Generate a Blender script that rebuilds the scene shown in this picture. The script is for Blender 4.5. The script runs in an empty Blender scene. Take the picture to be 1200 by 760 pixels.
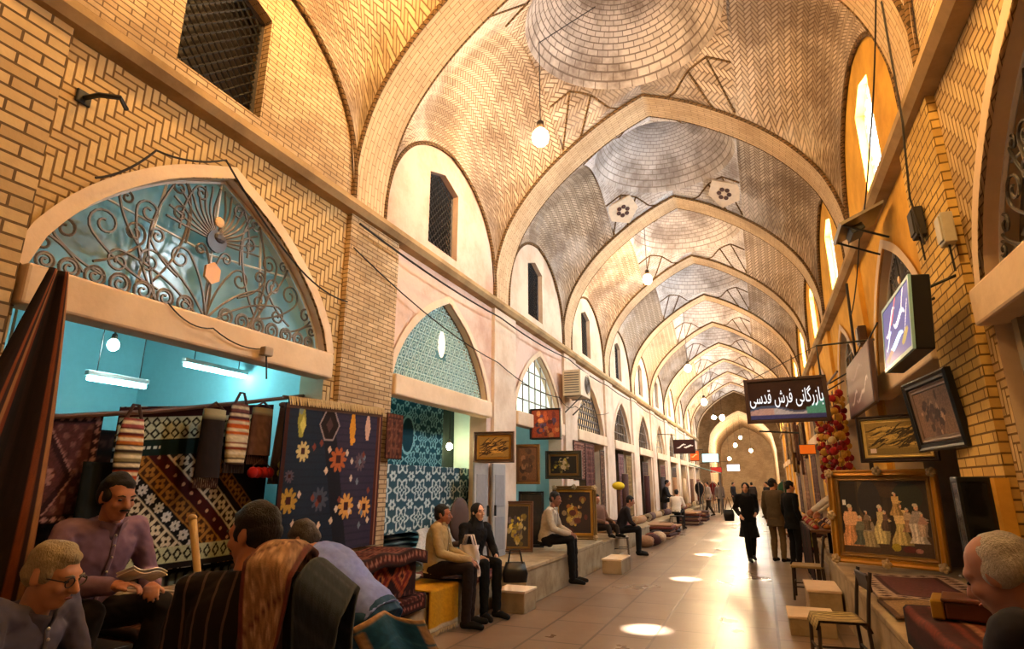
import bpy, bmesh, math, random
import numpy as np
from mathutils import Vector, Matrix, Euler
random.seed(7); RNG = np.random.default_rng(5)
SC = bpy.context.scene; COL = SC.collection
PI = math.pi; sin = math.sin; cos = math.cos
def V(*a): return Vector(a)
def lerp(a, b, t): return a + (b - a) * t
def lin(c):
    c = np.asarray(c, float); return np.where(c <= .04045, c / 12.92, ((c + .055) / 1.055) ** 2.4)
def hexc(h): return tuple(int(h[i:i + 2], 16) / 255 for i in (0, 2, 4))

# ------------------------------------------------------------------ mesh builder
class MB:
    def __init__(s): s.v = []; s.f = []; s.uv = []; s.col = []
    def add(s, vs, fs, uvs=None, cols=None):
        b = len(s.v); s.v += [tuple(v) for v in vs]; s.f += [tuple(b + i for i in f) for f in fs]
        s.uv += list(uvs) if uvs is not None else [(v[0] + v[1], v[2]) for v in vs]
        s.col += list(cols) if cols is not None else [(1, 1, 1)] * len(vs)
        return s
    def box(s, c, d, rot=None, ch=0.0):
        c = Vector(c); x, y, z = (k / 2 for k in d)
        M = rot if isinstance(rot, Matrix) else (Euler(rot).to_matrix() if rot else Matrix.Identity(3))
        if ch <= 0:
            vs = [c + M @ V(i * x, j * y, k * z) for k in (-1, 1) for j in (-1, 1) for i in (-1, 1)]
            return s.add(vs, [(0, 2, 3, 1), (4, 5, 7, 6), (0, 1, 5, 4), (2, 6, 7, 3), (0, 4, 6, 2), (1, 3, 7, 5)])
        bm = bmesh.new(); bmesh.ops.create_cube(bm, size=1)
        for v in bm.verts: v.co = V(v.co.x * d[0], v.co.y * d[1], v.co.z * d[2])
        bmesh.ops.bevel(bm, geom=bm.edges[:], offset=min(ch, min(d) * .45), segments=2, affect='EDGES', profile=.5)
        s.bm(bm, c, M); return s
    def bm(s, bm, c=(0, 0, 0), M=None):
        M = M or Matrix.Identity(3); c = Vector(c); bm.verts.index_update()
        s.add([c + M @ v.co for v in bm.verts], [[v.index for v in f.verts] for f in bm.faces]); bm.free()
    def tube(s, pts, r, n=8, closed=False, ell=1.0):
        pts = [Vector(p) for p in pts]; m = len(pts)
        rs = list(r) if hasattr(r, '__len__') else [r] * m
        up = V(0, 0, 1); vs = []; prev = None
        for i, p in enumerate(pts):
            a = pts[(i - 1) % m] if (closed or i > 0) else p; b = pts[(i + 1) % m] if (closed or i < m - 1) else p
            t = (b - a); t = t.normalized() if t.length > 1e-9 else V(0, 0, 1)
            if prev is None:
                x = t.cross(up)
                if x.length < .05: x = t.cross(V(0, 1, 0))
            else: x = prev - t * prev.dot(t)
            x.normalize(); prev = x; y = t.cross(x)
            vs += [p + (x * cos(2 * PI * k / n) + y * sin(2 * PI * k / n) * ell) * rs[i] for k in range(n)]
        fs = []
        for i in range(m if closed else m - 1):
            j = (i + 1) % m
            fs += [(i * n + k, i * n + (k + 1) % n, j * n + (k + 1) % n, j * n + k) for k in range(n)]
        if not closed: fs += [tuple(range(n))[::-1], tuple((m - 1) * n + k for k in range(n))]
        return s.add(vs, fs)
    def capsule(s, a, b, ra, rb, n=12):
        a = Vector(a); b = Vector(b); d = (b - a); L = max(d.length, 1e-6); d = d / L
        pts = []; rs = []
        for k in range(5):
            t = k / 4 * PI / 2; pts.append(a - d * ra * cos(t) * .98); rs.append(max(ra * sin(t), ra * .03))
        for k in range(5):
            t = k / 4 * PI / 2; pts.append(b + d * rb * sin(t) * .98); rs.append(max(rb * cos(t), rb * .03))
        return s.tube(pts, rs, n)
    def lathe(s, prof, c=(0, 0, 0), n=20, M=None):
        c = Vector(c); M = M or Matrix.Identity(3); vs = []
        for r, z in prof: vs += [c + M @ V(r * cos(2 * PI * k / n), r * sin(2 * PI * k / n), z) for k in range(n)]
        m = len(prof); fs = [(i * n + k, i * n + (k + 1) % n, (i + 1) * n + (k + 1) % n, (i + 1) * n + k) for i in range(m - 1) for k in range(n)]
        fs += [tuple(range(n))[::-1], tuple((m - 1) * n + k for k in range(n))]
        return s.add(vs, fs)
    def ball(s, c, r, n=14, M=None):
        r = r if hasattr(r, '__len__') else (r, r, r); c = Vector(c); M = M or Matrix.Identity(3); m = max(5, n // 2); vs = []
        for i in range(1, m):
            t = PI * i / m; vs += [c + M @ V(r[0] * sin(t) * cos(2 * PI * k / n), r[1] * sin(t) * sin(2 * PI * k / n), r[2] * cos(t)) for k in range(n)]
        vs += [c + M @ V(0, 0, r[2]), c + M @ V(0, 0, -r[2])]; q = (m - 1) * n
        fs = [(i * n + k, (i + 1) * n + k, (i + 1) * n + (k + 1) % n, i * n + (k + 1) % n) for i in range(m - 2) for k in range(n)]
        fs += [(q, k, (k + 1) % n) for k in range(n)] + [((m - 2) * n + (k + 1) % n, (m - 2) * n + k, q + 1) for k in range(n)]
        return s.add(vs, fs)
    def grid(s, fn, nu, nv, uv=None, col=None, mask=None):
        vs = []; uvs = []
        for j in range(nv + 1):
            for i in range(nu + 1):
                a, b = i / nu, j / nv; p = fn(a, b); vs.append(p); uvs.append(uv(a, b, p) if uv else (a, b))
        w = nu + 1
        fs = [(j * w + i, j * w + i + 1, (j + 1) * w + i + 1, (j + 1) * w + i) for j in range(nv) for i in range(nu) if not mask or mask((i + .5) / nu, (j + .5) / nv)]
        cols = None
        if col is not None:
            A = np.array([(i / nu, j / nv) for j in range(nv + 1) for i in range(nu + 1)])
            cols = [tuple(c) for c in np.clip(col(A[:, 0], A[:, 1]), 0, 1)]
        return s.add(vs, fs, uvs, cols)
    def loft(s, rings):
        n = len(rings[0]); m = len(rings); vs = [p for r in rings for p in r]
        fs = [(i * n + k, i * n + (k + 1) % n, (i + 1) * n + (k + 1) % n, (i + 1) * n + k) for i in range(m - 1) for k in range(n)]
        fs += [tuple(range(n))[::-1], tuple((m - 1) * n + k for k in range(n))]
        return s.add(vs, fs)
    def prism(s, poly, z0, z1, M=None, c=(0, 0, 0)):
        M = M or Matrix.Identity(3); c = Vector(c); n = len(poly)
        vs = [c + M @ V(x, y, z0) for x, y in poly] + [c + M @ V(x, y, z1) for x, y in poly]
        fs = [tuple(range(n))[::-1], tuple(range(n, 2 * n))] + [(k, (k + 1) % n, n + (k + 1) % n, n + k) for k in range(n)]
        return s.add(vs, fs)
    def build(s, name, mat, parent=None, smooth=False, world=False, vcol=False, solid=0):
        me = bpy.data.meshes.new(name); me.from_pydata(s.v, [], s.f); me.validate()
        uvl = me.uv_layers.new(name='UVMap'); li = np.empty(len(me.loops), int); me.loops.foreach_get('vertex_index', li)
        uvl.data.foreach_set('uv', np.array(s.uv, np.float32)[li].ravel())
        if vcol:
            a = me.color_attributes.new('Col', 'FLOAT_COLOR', 'POINT'); c = np.ones((len(s.v), 4), np.float32)
            c[:, :3] = lin(np.array(s.col)); a.data.foreach_set('color', c.ravel())
        if smooth: me.polygons.foreach_set('use_smooth', [True] * len(me.polygons))
        me.materials.append(mat); me.update()
        o = bpy.data.objects.new(name, me); COL.objects.link(o)
        if parent is not None: attach(o, parent, world)
        if solid:
            md = o.modifiers.new('thickness', 'SOLIDIFY'); md.thickness = solid; md.offset = 0
        return o
def attach(o, parent, world=True):
    o.parent = parent
    if world: o.matrix_parent_inverse = absmat(parent).inverted()
def absmat(o):
    m = Matrix.LocRotScale(o.location, o.rotation_euler, o.scale)
    return absmat(o.parent) @ o.matrix_parent_inverse @ m if o.parent else m
def tag(o, label=None, cat=None, group=None, kind=None):
    if label: o['label'] = label
    if cat: o['category'] = cat
    if group: o['group'] = group
    if kind: o['kind'] = kind
    return o
def thing(name, label, cat, loc=(0, 0, 0), rz=0, group=None, rot=None):
    o = bpy.data.objects.new(name, None); COL.objects.link(o); o.empty_display_size = .1
    o.location = loc; o.rotation_euler = rot or (0, 0, rz)
    return tag(o, label, cat, group)
def struct(o): o['kind'] = 'structure'; return o
def kids(o): return [c for c in bpy.data.objects if c.parent == o]
def dup(root, loc=None, rz=None, label=None, group=None, scale=None):
    r = root.copy(); COL.objects.link(r)
    if loc is not None: r.location = loc
    if rz is not None: r.rotation_euler = (0, 0, rz)
    if scale: r.scale = (scale,) * 3
    if label: r['label'] = label
    if group: r['group'] = group
    def rec(a, b):
        for ch in kids(a):
            c = ch.copy(); COL.objects.link(c); c.parent = b; rec(ch, c)
    rec(root, r); return r
def remesh(o, vox, smooth=2):
    m = o.modifiers.new('r', 'REMESH'); m.mode = 'VOXEL'; m.voxel_size = vox; m.use_smooth_shade = True
    if smooth: q = o.modifiers.new('s', 'SMOOTH'); q.iterations = smooth; q.factor = .5
    bpy.context.view_layer.update(); dg = bpy.context.evaluated_depsgraph_get()
    me = bpy.data.meshes.new_from_object(o.evaluated_get(dg), depsgraph=dg); old = o.data
    o.modifiers.clear(); o.data = me; me.name = o.name
    me.polygons.foreach_set('use_smooth', [True] * len(me.polygons))
    if not me.materials: me.materials.append(old.materials[0])
    bpy.data.meshes.remove(old); return o

# ------------------------------------------------------------------ node materials
class NT:
    def __init__(s, name):
        s.m = bpy.data.materials.new(name); s.m.use_nodes = True; s.t = s.m.node_tree; s.t.nodes.clear()
        s.out = s.t.nodes.new('ShaderNodeOutputMaterial')
    def n(s, typ, **kw):
        x = s.t.nodes.new(typ)
        for k, v in kw.items(): setattr(x, k, v)
        return x
    def ln(s, a, b): s.t.links.new(a, b)
    def put(s, sock, v):
        if isinstance(v, bpy.types.NodeSocket): s.ln(v, sock)
        elif v is not None:
            if hasattr(v, '__len__') and len(v) == 3 and sock.type == 'RGBA': v = (*v, 1)
            sock.default_value = v
    def math(s, op, a, b=None, c=None):
        x = s.n('ShaderNodeMath', operation=op)
        for i, v in enumerate((a, b, c)):
            if v is not None: s.put(x.inputs[i], v)
        return x.outputs[0]
    def mix(s, f, a, b, mode='MIX'):
        x = s.n('ShaderNodeMix', data_type='RGBA', blend_type=mode)
        s.put(x.inputs[0], f); s.put(x.inputs[6], a); s.put(x.inputs[7], b); return x.outputs[2]
    def uv(s): return s.n('ShaderNodeUVMap').outputs[0]
    def obj(s): return s.n('ShaderNodeTexCoord').outputs['Object']
    def pos(s): return s.n('ShaderNodeNewGeometry').outputs['Position']
    def attr(s, name='Col'): return s.n('ShaderNodeAttribute', attribute_name=name).outputs['Color']
    def sep(s, v):
        x = s.n('ShaderNodeSeparateXYZ'); s.ln(v, x.inputs[0]); return x.outputs
    def comb(s, x, y, z=0.0):
        q = s.n('ShaderNodeCombineXYZ'); s.put(q.inputs[0], x); s.put(q.inputs[1], y); s.put(q.inputs[2], z); return q.outputs[0]
    def mapv(s, v, sc=(1, 1, 1), rot=(0, 0, 0), loc=(0, 0, 0)):
        q = s.n('ShaderNodeMapping'); s.ln(v, q.inputs[0]); q.inputs['Scale'].default_value = sc; q.inputs['Rotation'].default_value = rot; q.inputs['Location'].default_value = loc
        return q.outputs[0]
    def noise(s, v, sc=5, det=3, rough=.55):
        q = s.n('ShaderNodeTexNoise'); s.ln(v, q.inputs['Vector']); q.inputs['Scale'].default_value = sc; q.inputs['Detail'].default_value = det; q.inputs['Roughness'].default_value = rough
        return q.outputs['Fac']
    def vor(s, v, sc=5, feat='F1', out='Distance'):
        q = s.n('ShaderNodeTexVoronoi', feature=feat); s.ln(v, q.inputs['Vector']); q.inputs['Scale'].default_value = sc; return q.outputs[out]
    def ramp(s, f, stops, interp='LINEAR'):
        q = s.n('ShaderNodeValToRGB'); s.put(q.inputs[0], f); cr = q.color_ramp; cr.interpolation = interp
        while len(cr.elements) < len(stops): cr.elements.new(.5)
        for e, (p, c) in zip(cr.elements, stops):
            e.position = p; e.color = (*(c if hasattr(c, '__len__') else (c, c, c)), 1)
        return q.outputs[0]
    def brick(s, v, c1, c2, mo, w=.25, h=.08, ms=.008, off=.5):
        q = s.n('ShaderNodeTexBrick', offset=off); s.ln(v, q.inputs['Vector'])
        for k, x in (('Color1', c1), ('Color2', c2), ('Mortar', mo)): s.put(q.inputs[k], x)
        q.inputs['Scale'].default_value = 1; q.inputs['Brick Width'].default_value = w; q.inputs['Row Height'].default_value = h
        q.inputs['Mortar Size'].default_value = ms; q.inputs['Mortar Smooth'].default_value = .15; return q
    def herring(s, v, unit, n=3, ms=.1):
        "distance-to-joint mask (1 in the joint) and a per-cell value of a herringbone bond; v in metres"
        S = s.sep(v); x = s.math('DIVIDE', S[0], unit); y = s.math('DIVIDE', S[1], unit)
        i = s.math('FLOOR', x); j = s.math('FLOOR', y); fx = s.math('SUBTRACT', x, i); fy = s.math('SUBTRACT', y, j)
        k = s.math('FLOORED_MODULO', s.math('SUBTRACT', i, j), 2.0 * n); k = s.math('ROUND', k)
        hz = s.math('LESS_THAN', k, n - .5)
        lx = s.math('ADD', fx, k); ly = s.math('ADD', fy, s.math('SUBTRACT', 2.0 * n - 1, k))
        along = s.math('ADD', s.math('MULTIPLY', hz, lx), s.math('MULTIPLY', s.math('SUBTRACT', 1, hz), ly))
        acr = s.math('ADD', s.math('MULTIPLY', hz, fy), s.math('MULTIPLY', s.math('SUBTRACT', 1, hz), fx))
        d = s.math('MINIMUM', s.math('MINIMUM', along, s.math('SUBTRACT', n, along)), s.math('MINIMUM', acr, s.math('SUBTRACT', 1, acr)))
        mr = s.n('ShaderNodeMapRange', interpolation_type='SMOOTHSTEP'); s.ln(d, mr.inputs[0]); mr.inputs[1].default_value = ms * .5; mr.inputs[2].default_value = ms * 1.5; mr.inputs[3].default_value = 1; mr.inputs[4].default_value = 0
        return mr.outputs[0], hz
    def bump(s, h, st=.4, dist=.01):
        q = s.n('ShaderNodeBump'); s.ln(h, q.inputs['Height']); q.inputs['Strength'].default_value = st; q.inputs['Distance'].default_value = dist; return q.outputs[0]
    def bsdf(s, col, rough=.6, metal=0, nrm=None, alpha=None, emis=None, es=0, spec=None, trans=None):
        b = s.n('ShaderNodeBsdfPrincipled'); s.put(b.inputs['Base Color'], col); s.put(b.inputs['Roughness'], rough); s.put(b.inputs['Metallic'], metal)
        if nrm is not None: s.ln(nrm, b.inputs['Normal'])
        if alpha is not None: s.put(b.inputs['Alpha'], alpha)
        if emis is not None: s.put(b.inputs['Emission Color'], emis); s.put(b.inputs['Emission Strength'], es)
        if spec is not None: s.put(b.inputs['Specular IOR Level'], spec)
        if trans is not None: s.put(b.inputs['Transmission Weight'], trans)
        s.ln(b.outputs[0], s.out.inputs[0]); return s.m
_cache = {}
def L3(c): return tuple(float(x) for x in lin(c))
def simple(name, c, rough=.6, metal=0, var=.18, sc=14, spec=None):
    "plain surface: colour (sRGB) with a little procedural mottling"
    k = (name, c, rough, metal)
    if k in _cache: return _cache[k]
    t = NT(name); c = L3(c); nz = t.noise(t.obj(), sc, 3)
    col = t.mix(nz, tuple(x * (1 - var) for x in c), tuple(min(1, x * (1 + var)) for x in c))
    _cache[k] = t.bsdf(col, rough, metal, t.bump(nz, .1, .004), spec=spec); return _cache[k]
def hairmat(c):
    k = ('hair', c)
    if k in _cache: return _cache[k]
    t = NT('hair_strands'); c = L3(c); v = t.mapv(t.obj(), (1, 1, .35)); nz = t.noise(v, 150, 3, .7); n2 = t.noise(t.obj(), 18, 3)
    col = t.mix(nz, tuple(x * .35 for x in c), tuple(min(1, x * 1.5) for x in c)); col = t.mix(t.math('MULTIPLY', n2, .5), col, tuple(x * .5 for x in c))
    _cache[k] = t.bsdf(col, .6, 0, t.bump(t.math('ADD', nz, n2), .7, .012), spec=.3); return _cache[k]
def emit(name, c, st, var=0.0):
    k = (name, c, st)
    if k in _cache: return _cache[k]
    t = NT(name); e = t.n('ShaderNodeEmission'); e.inputs[0].default_value = (*c, 1); e.inputs[1].default_value = st
    t.ln(e.outputs[0], t.out.inputs[0]); _cache[k] = t.m; return t.m
def paintmat(name, rough=.85, weave=260, glow=0, spec=.2):
    "colours woven or painted point by point into the mesh, with a fine weave bump"
    k = (name, rough, weave, glow)
    if k in _cache: return _cache[k]
    t = NT(name); c = t.attr(); nz = t.noise(t.obj(), weave, 2)
    cc = t.mix(t.math('MULTIPLY', nz, .5), c, (0.0, 0.0, 0.0)) if weave else c
    _cache[k] = t.bsdf(cc, rough, 0, t.bump(nz, .25, .004), spec=spec, emis=c if glow else None, es=glow); return _cache[k]
def brickmat(name, c1, c2, mo, w=.25, h=.08, ms=.007, stain=.35, stainc=(.25, .2, .15), rough=.9, b=.5):
    t = NT(name); u = t.uv(); q = t.brick(u, L3(c1), L3(c2), L3(mo), w, h, ms)
    nz = t.noise(t.pos(), 1.1, 5, .65); n2 = t.noise(t.pos(), 22, 3)
    col = t.mix(t.math('MULTIPLY', t.ramp(nz, [(.44, 0), (.62, 1)]), stain), q.outputs['Color'], L3(stainc))
    col = t.mix(t.math('MULTIPLY', n2, .3), col, tuple(x * .55 for x in L3(c1)))
    hgt = t.math('SUBTRACT', t.math('MULTIPLY', n2, .4), q.outputs['Fac'])
    return t.bsdf(col, rough, 0, t.bump(hgt, b, .02), spec=.15)
def herrmat(name, c1, c2, mo, unit=.07, n=3, ms=.11, stain=.35, stainc=(.25, .2, .15), rot=0, white=0):
    t = NT(name); u = t.uv(); u2 = t.mapv(u, rot=(0, 0, rot)) if rot else u
    j, hz = t.herring(u2, unit, n, ms)
    nz = t.noise(t.pos(), .9, 5, .65); n2 = t.noise(t.pos(), 25, 3)
    col = t.mix(hz, L3(c1), L3(c2)); col = t.mix(t.math('MULTIPLY', n2, .35), col, tuple(x * .5 for x in L3(c1)))
    col = t.mix(j, col, L3(mo))
    if white: col = t.mix(t.math('MULTIPLY', t.ramp(t.noise(t.pos(), .5, 4, .6), [(.5, 0), (.62, 1)]), white), col, L3((.86, .83, .8)))
    col = t.mix(t.math('MULTIPLY', t.ramp(nz, [(.45, 0), (.62, 1)]), stain), col, L3(stainc))
    return t.bsdf(col, .9, 0, t.bump(t.math('SUBTRACT', t.math('MULTIPLY', n2, .4), j), .5, .02), spec=.15)
def plaster(name, c, stain=.4, stainc=(.45, .33, .22), sc=1.0):
    t = NT(name); nz = t.noise(t.pos(), 1.3 * sc, 6, .62); n2 = t.noise(t.pos(), 16, 4); c = L3(c)
    col = t.mix(t.math('MULTIPLY', t.ramp(nz, [(.42, 0), (.66, 1)]), stain), c, L3(stainc))
    col = t.mix(t.math('MULTIPLY', n2, .22), col, tuple(x * .5 for x in c))
    return t.bsdf(col, .9, 0, t.bump(n2, .3, .01), spec=.15)
# ------------------------------------------------------------------ camera (1200 x 760 frame)
FPX = 690.0; VPX, VPY = 893.0, 567.0; CAM = V(0, 0, 1.6)
_p = math.atan((VPY - 380) / FPX); _y = math.atan((VPX - 600) / math.hypot(FPX, VPY - 380))
cR = V(cos(_y), sin(_y), 0); cF = V(-sin(_y) * cos(_p), cos(_y) * cos(_p), sin(_p)); cU = cR.cross(cF)
cd = bpy.data.cameras.new('camera'); cd.sensor_width = 36; cd.lens = FPX / 1200 * 36; cd.clip_end = 300; cd.clip_start = .05
cam = bpy.data.objects.new('camera', cd); COL.objects.link(cam)
cam.matrix_world = Matrix(((cR.x, cU.x, -cF.x, CAM.x), (cR.y, cU.y, -cF.y, CAM.y), (cR.z, cU.z, -cF.z, CAM.z), (0, 0, 0, 1)))
SC.camera = cam
# ------------------------------------------------------------------ materials of the place
M_pier = brickmat('brick_pier', (.86, .74, .55), (.72, .6, .43), (.3, .22, .15), .26, .082, .009, .3, (.35, .26, .16))
M_pieR = brickmat('brick_pier_yellow', (.90, .74, .42), (.78, .62, .34), (.34, .24, .13), .24, .075, .008, .35, (.4, .28, .14))
M_herr = herrmat('brick_herringbone', (.84, .72, .52), (.78, .65, .45), (.46, .35, .22), .06, 3, .12, .45, (.4, .3, .18))
M_fine = brickmat('brick_fine', (.84, .73, .58), (.74, .62, .47), (.42, .33, .24), .2, .05, .006, .45, (.36, .27, .19))
M_vault = herrmat('vault_herringbone', (.84, .75, .65), (.76, .67, .57), (.46, .38, .31), .055, 3, .13, .62, (.36, .28, .22), rot=PI / 4, white=.4)
M_soffit = brickmat('arch_brick', (.85, .74, .6), (.78, .67, .53), (.55, .44, .33), .25, .06, .005, .35, (.5, .38, .27), b=.3)
M_dome = brickmat('dome_brick', (.84, .79, .75), (.76, .71, .67), (.45, .39, .35), .15, .055, .006, .75, (.34, .27, .22))
M_domew = brickmat('dome_whitewashed', (.9, .87, .85), (.84, .8, .77), (.62, .57, .53), .15, .055, .005, .7, (.44, .36, .3))
M_rib = brickmat('rib_brick', (.5, .38, .25), (.42, .32, .2), (.2, .15, .1), .12, .05, .006, .2)
M_plast = plaster('wall_plaster', (.87, .79, .7), .45, (.62, .45, .32))
M_plpink = plaster('wall_plaster_pink', (.86, .75, .68), .55, (.66, .46, .34))
M_plyel = plaster('wall_plaster_ochre', (.90, .68, .28), .5, (.6, .4, .16))
M_band = plaster('lintel_stone', (.9, .8, .68), .3, (.66, .5, .35))
M_corn = plaster('cornice_stone', (.72, .6, .43), .6, (.4, .3, .2))
M_stone = plaster('platform_stone', (.66, .58, .46), .6, (.4, .31, .2), 2)
M_shopw = plaster('shop_wall_paint', (.72, .86, .87), .15, (.5, .62, .62))
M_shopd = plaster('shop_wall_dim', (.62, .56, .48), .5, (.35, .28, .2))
M_dark = simple('dark_wood', (.16, .1, .07), .5)
M_wood = simple('brown_wood', (.36, .22, .12), .5)
M_black = simple('black_metal', (.07, .07, .07), .4)
M_iron = simple('grey_iron', (.42, .38, .34), .45, .3)
M_white = simple('white_metal', (.85, .83, .8), .4)
M_gold = simple('gilt', (.72, .52, .2), .35, .55)
M_gold2 = simple('dull_gilt', (.5, .37, .18), .45, .35)
M_cable = simple('cable', (.14, .1, .07), .7)
def floor_mat():
    t = NT('stone_paving'); p = t.obj(); q = t.brick(t.mapv(p, rot=(0, 0, PI / 2)), L3((.55, .46, .38)), L3((.46, .38, .32)), L3((.26, .21, .17)), 1.0, .62, .016)
    n1 = t.noise(p, .7, 5, .6); n2 = t.noise(p, 9, 4)
    c = t.mix(t.math('MULTIPLY', t.ramp(n1, [(.4, 0), (.75, 1)]), .5), q.outputs['Color'], L3((.42, .33, .26)))
    c = t.mix(t.math('MULTIPLY', n2, .25), c, L3((.35, .28, .22)))
    r = t.math('ADD', .18, t.math('MULTIPLY', n1, .26))
    return t.bsdf(c, r, 0, t.bump(t.math('SUBTRACT', t.math('MULTIPLY', n2, .3), q.outputs['Fac']), .25, .01), spec=.45)
M_floor = floor_mat()

# ------------------------------------------------------------------ profiles
XL, XR, XC, HW = -4.0, 1.5, -1.25, 2.75
def smoothpts(P, n=8):
    P = [np.array(p, float) for p in P]; Q = [2 * P[0] - P[1]] + P + [2 * P[-1] - P[-2]]; out = []
    for i in range(1, len(Q) - 2):
        a, b, c, d = Q[i - 1:i + 3]
        for k in range(n):
            t = k / n; out.append(.5 * (2 * b + (c - a) * t + (2 * a - 5 * b + 4 * c - d) * t * t + (3 * b - 3 * c + d - a) * t ** 3))
    out.append(P[-1]); return np.array(out)
ARCH = smoothpts([(2.75, 4.7), (2.74, 5.15), (2.66, 5.6), (2.48, 6.08), (2.17, 6.55), (1.77, 6.98), (1.3, 7.36), (.8, 7.69), (.4, 7.9), (0, 8.07)], 5)
LUN = smoothpts([(1.7, 4.7), (1.67, 5.15), (1.52, 5.62), (1.22, 6.03), (.82, 6.32), (.4, 6.48), (0, 6.55)], 5)
OPN = smoothpts([(1.4, 2.88), (1.33, 3.1), (1.12, 3.42), (.85, 3.69), (.5, 3.95), (0, 4.2)], 5)
def prof(P, x): return float(np.interp(abs(x), P[::-1, 0], P[::-1, 1]))
def zT(u): return prof(ARCH, u)
def zL(v): return prof(LUN, v)
def zO(v): return prof(OPN, v)
def archpt(t):
    i = t * (len(ARCH) - 1); k = min(int(i), len(ARCH) - 2); return ARCH[k] + (ARCH[k + 1] - ARCH[k]) * (i - k)
tE = float(np.interp(-1.45, -ARCH[:, 0], np.linspace(0, 1, len(ARCH)))); zE0 = zT(1.45)
def zE(v): return zE0 + .82 * (1 - abs(v / 1.7) ** 1.6)
HV = 1.7
ARCL = np.concatenate([[0], np.cumsum(np.hypot(*np.diff(ARCH, axis=0).T))])
def vault_bay(k, dome_mat, flank_mat, shamsa=False):
    yc = 3.3 + 4 * k; top = bpy.data.objects.new('ceiling', None); COL.objects.link(top); struct(top)
    for sd in (-1, 1):                                     # the two flank panels above the side walls
        def fl(a, b):
            t = b * tE; u, z = archpt(t); v = lerp(-HV, HV, a); s = b
            zz = (1 - s) * zL(v) + s * zE(v) + z - ((1 - s) * 4.7 + s * zE0) + .06
            return (XC + sd * u, yc + v, zz)
        MB().grid(fl, 22, 16, uv=lambda a, b, p: (p[1], float(np.interp(b * tE, np.linspace(0, 1, len(ARCH)), ARCL)))).build('flank_panel', flank_mat, top, True)
    m = MB()                                               # dome ring with its open eye
    def dm(a, b):
        th = 2 * PI * a; r = lerp(.24, 1.42, b); return (XC + r * cos(th), yc + r * sin(th), 8.1 + 1.35 * max(0, 1 - (r / 1.42) ** 2) ** .8)
    m.grid(dm, 48, 10, uv=lambda a, b, p: (a * 2 * PI * 1.0, lerp(.24, 1.42, b)))
    m.build('dome', dome_mat, top, True)
    m = MB(); N = 28
    def zc(u, v):
        r = math.hypot(u, v); z = 8.1 - .78 * max(0, r - 1.42) / .81
        return max(z, zT(u) + .06) if r > 1.42 else 8.1
    def cr(a, b):                                          # squinch facets between the ring and the four arches
        th = 2 * PI * a; k2 = min(1.45 / max(abs(cos(th)), 1e-6), HV / max(abs(sin(th)), 1e-6)); r = lerp(1.42, max(k2, 1.42), b)
        u, v = r * cos(th), r * sin(th); return (XC + u, yc + v, zc(u, v))
    m.grid(cr, 64, 6, uv=lambda a, b, p: (p[0], p[1])); m.build('squinch', M_vault if dome_mat is M_dome else M_domew, top)
    m = MB()
    for sd in (-1, 1):                                     # the small upright step above each flank
        def st(a, b):
            v = lerp(-HV, HV, a); return (XC + sd * 1.45, yc + v, lerp(zE(v) + .06, max(zc(1.45, v), zE(v) + .06), b))
        m.grid(st, 20, 1)
    m.build('step', M_rib, top); m = MB()
    for sx in (-1, 1):                                     # folded edges of the little squinch facets
        for sy in (-1, 1):
            E_ = lambda P: [(XC + sx * u, yc + sy * v, zc(u, v) - .012) for (u0, v0), (u1, v1) in zip(P[:-1], P[1:]) for u, v in [(lerp(u0, u1, q / 5), lerp(v0, v1, q / 5)) for q in range(6)]]
            m.tube(E_([(.42, 1.69), (.8, 1.26), (1.1, 1.02), (1.44, .98)]), .018, 5); m.tube(E_([(1.12, 1.69), (.8, 1.26)]), .018, 5); m.tube(E_([(1.44, 1.66), (1.1, 1.02)]), .016, 5)
    m.build('facet_edge', M_rib, top)
    if shamsa:
        for sd in (-1, 1): shamsa_panel(XC + sd * 1.12, yc + 1.3, top)
    return top
M_tile = simple('shamsa_plaster', (.86, .78, .68), .8); M_flow = simple('shamsa_flower', (.3, .2, .18), .8)
def shamsa_panel(x, y, par):
    c = V(x, y, zc_at(x - XC, 1.3) - .06); M = Euler((-.55, (x - XC) * .35, 0)).to_matrix()
    MB().prism([(-.3, -.28), (.3, -.28), (.34, .1), (0, .38), (-.34, .1)], -.02, .03, M, c).build('plaster_panel', M_tile, par)
    m = MB()
    for k in range(6):
        a = k * PI / 3; m.ball(c + M @ V(.11 * cos(a), .11 * sin(a), -.03), (.055, .055, .015), 8, M)
    m.build('painted_flower', M_flow, par)
def zc_at(u, v):
    r = math.hypot(u, v); return max(8.1 - .78 * max(0, r - 1.42) / .81, zT(u) + .06)
def trans_arch(k, mat):
    y0 = 1 + 4 * k; top = bpy.data.objects.new('arch', None); COL.objects.link(top); struct(top)
    P = [(-u, z) for u, z in ARCH] + [(u, z) for u, z in ARCH[::-1][1:]]
    L = np.concatenate([[0], np.cumsum([math.dist(P[i], P[i + 1]) for i in range(len(P) - 1)])]); n = len(P) - 1
    def so(a, b): i = round(b * n); return (XC + P[i][0], y0 + .6 * a, P[i][1])
    m = MB().grid(so, 1, n, uv=lambda a, b, p: (L[round(b * n)], a * .6))
    for yy in (y0, y0 + .6):
        def fa(a, b):
            i = round(a * n); u, z = P[i]; s = lerp(0, .16, b); d = math.hypot(u, z - 4.7); w = V(u * .7, 0, 1.0).normalized() if z > 5.2 else V(math.copysign(1, u), 0, .1)
            return (XC + u + w.x * s, yy, z + w.z * s)
        m.grid(fa, n, 1, uv=lambda a, b, p: (L[round(a * n)], b * .2))
    m.build('soffit', mat, top, True)
    m = MB()
    for yy in (y0 - .015, y0 + .615):
        m.tube([(XC + u * 1.005, yy, z + .02) for u, z in P], .028, 6)
    m.build('brick_rib', M_rib, top); return top

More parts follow.
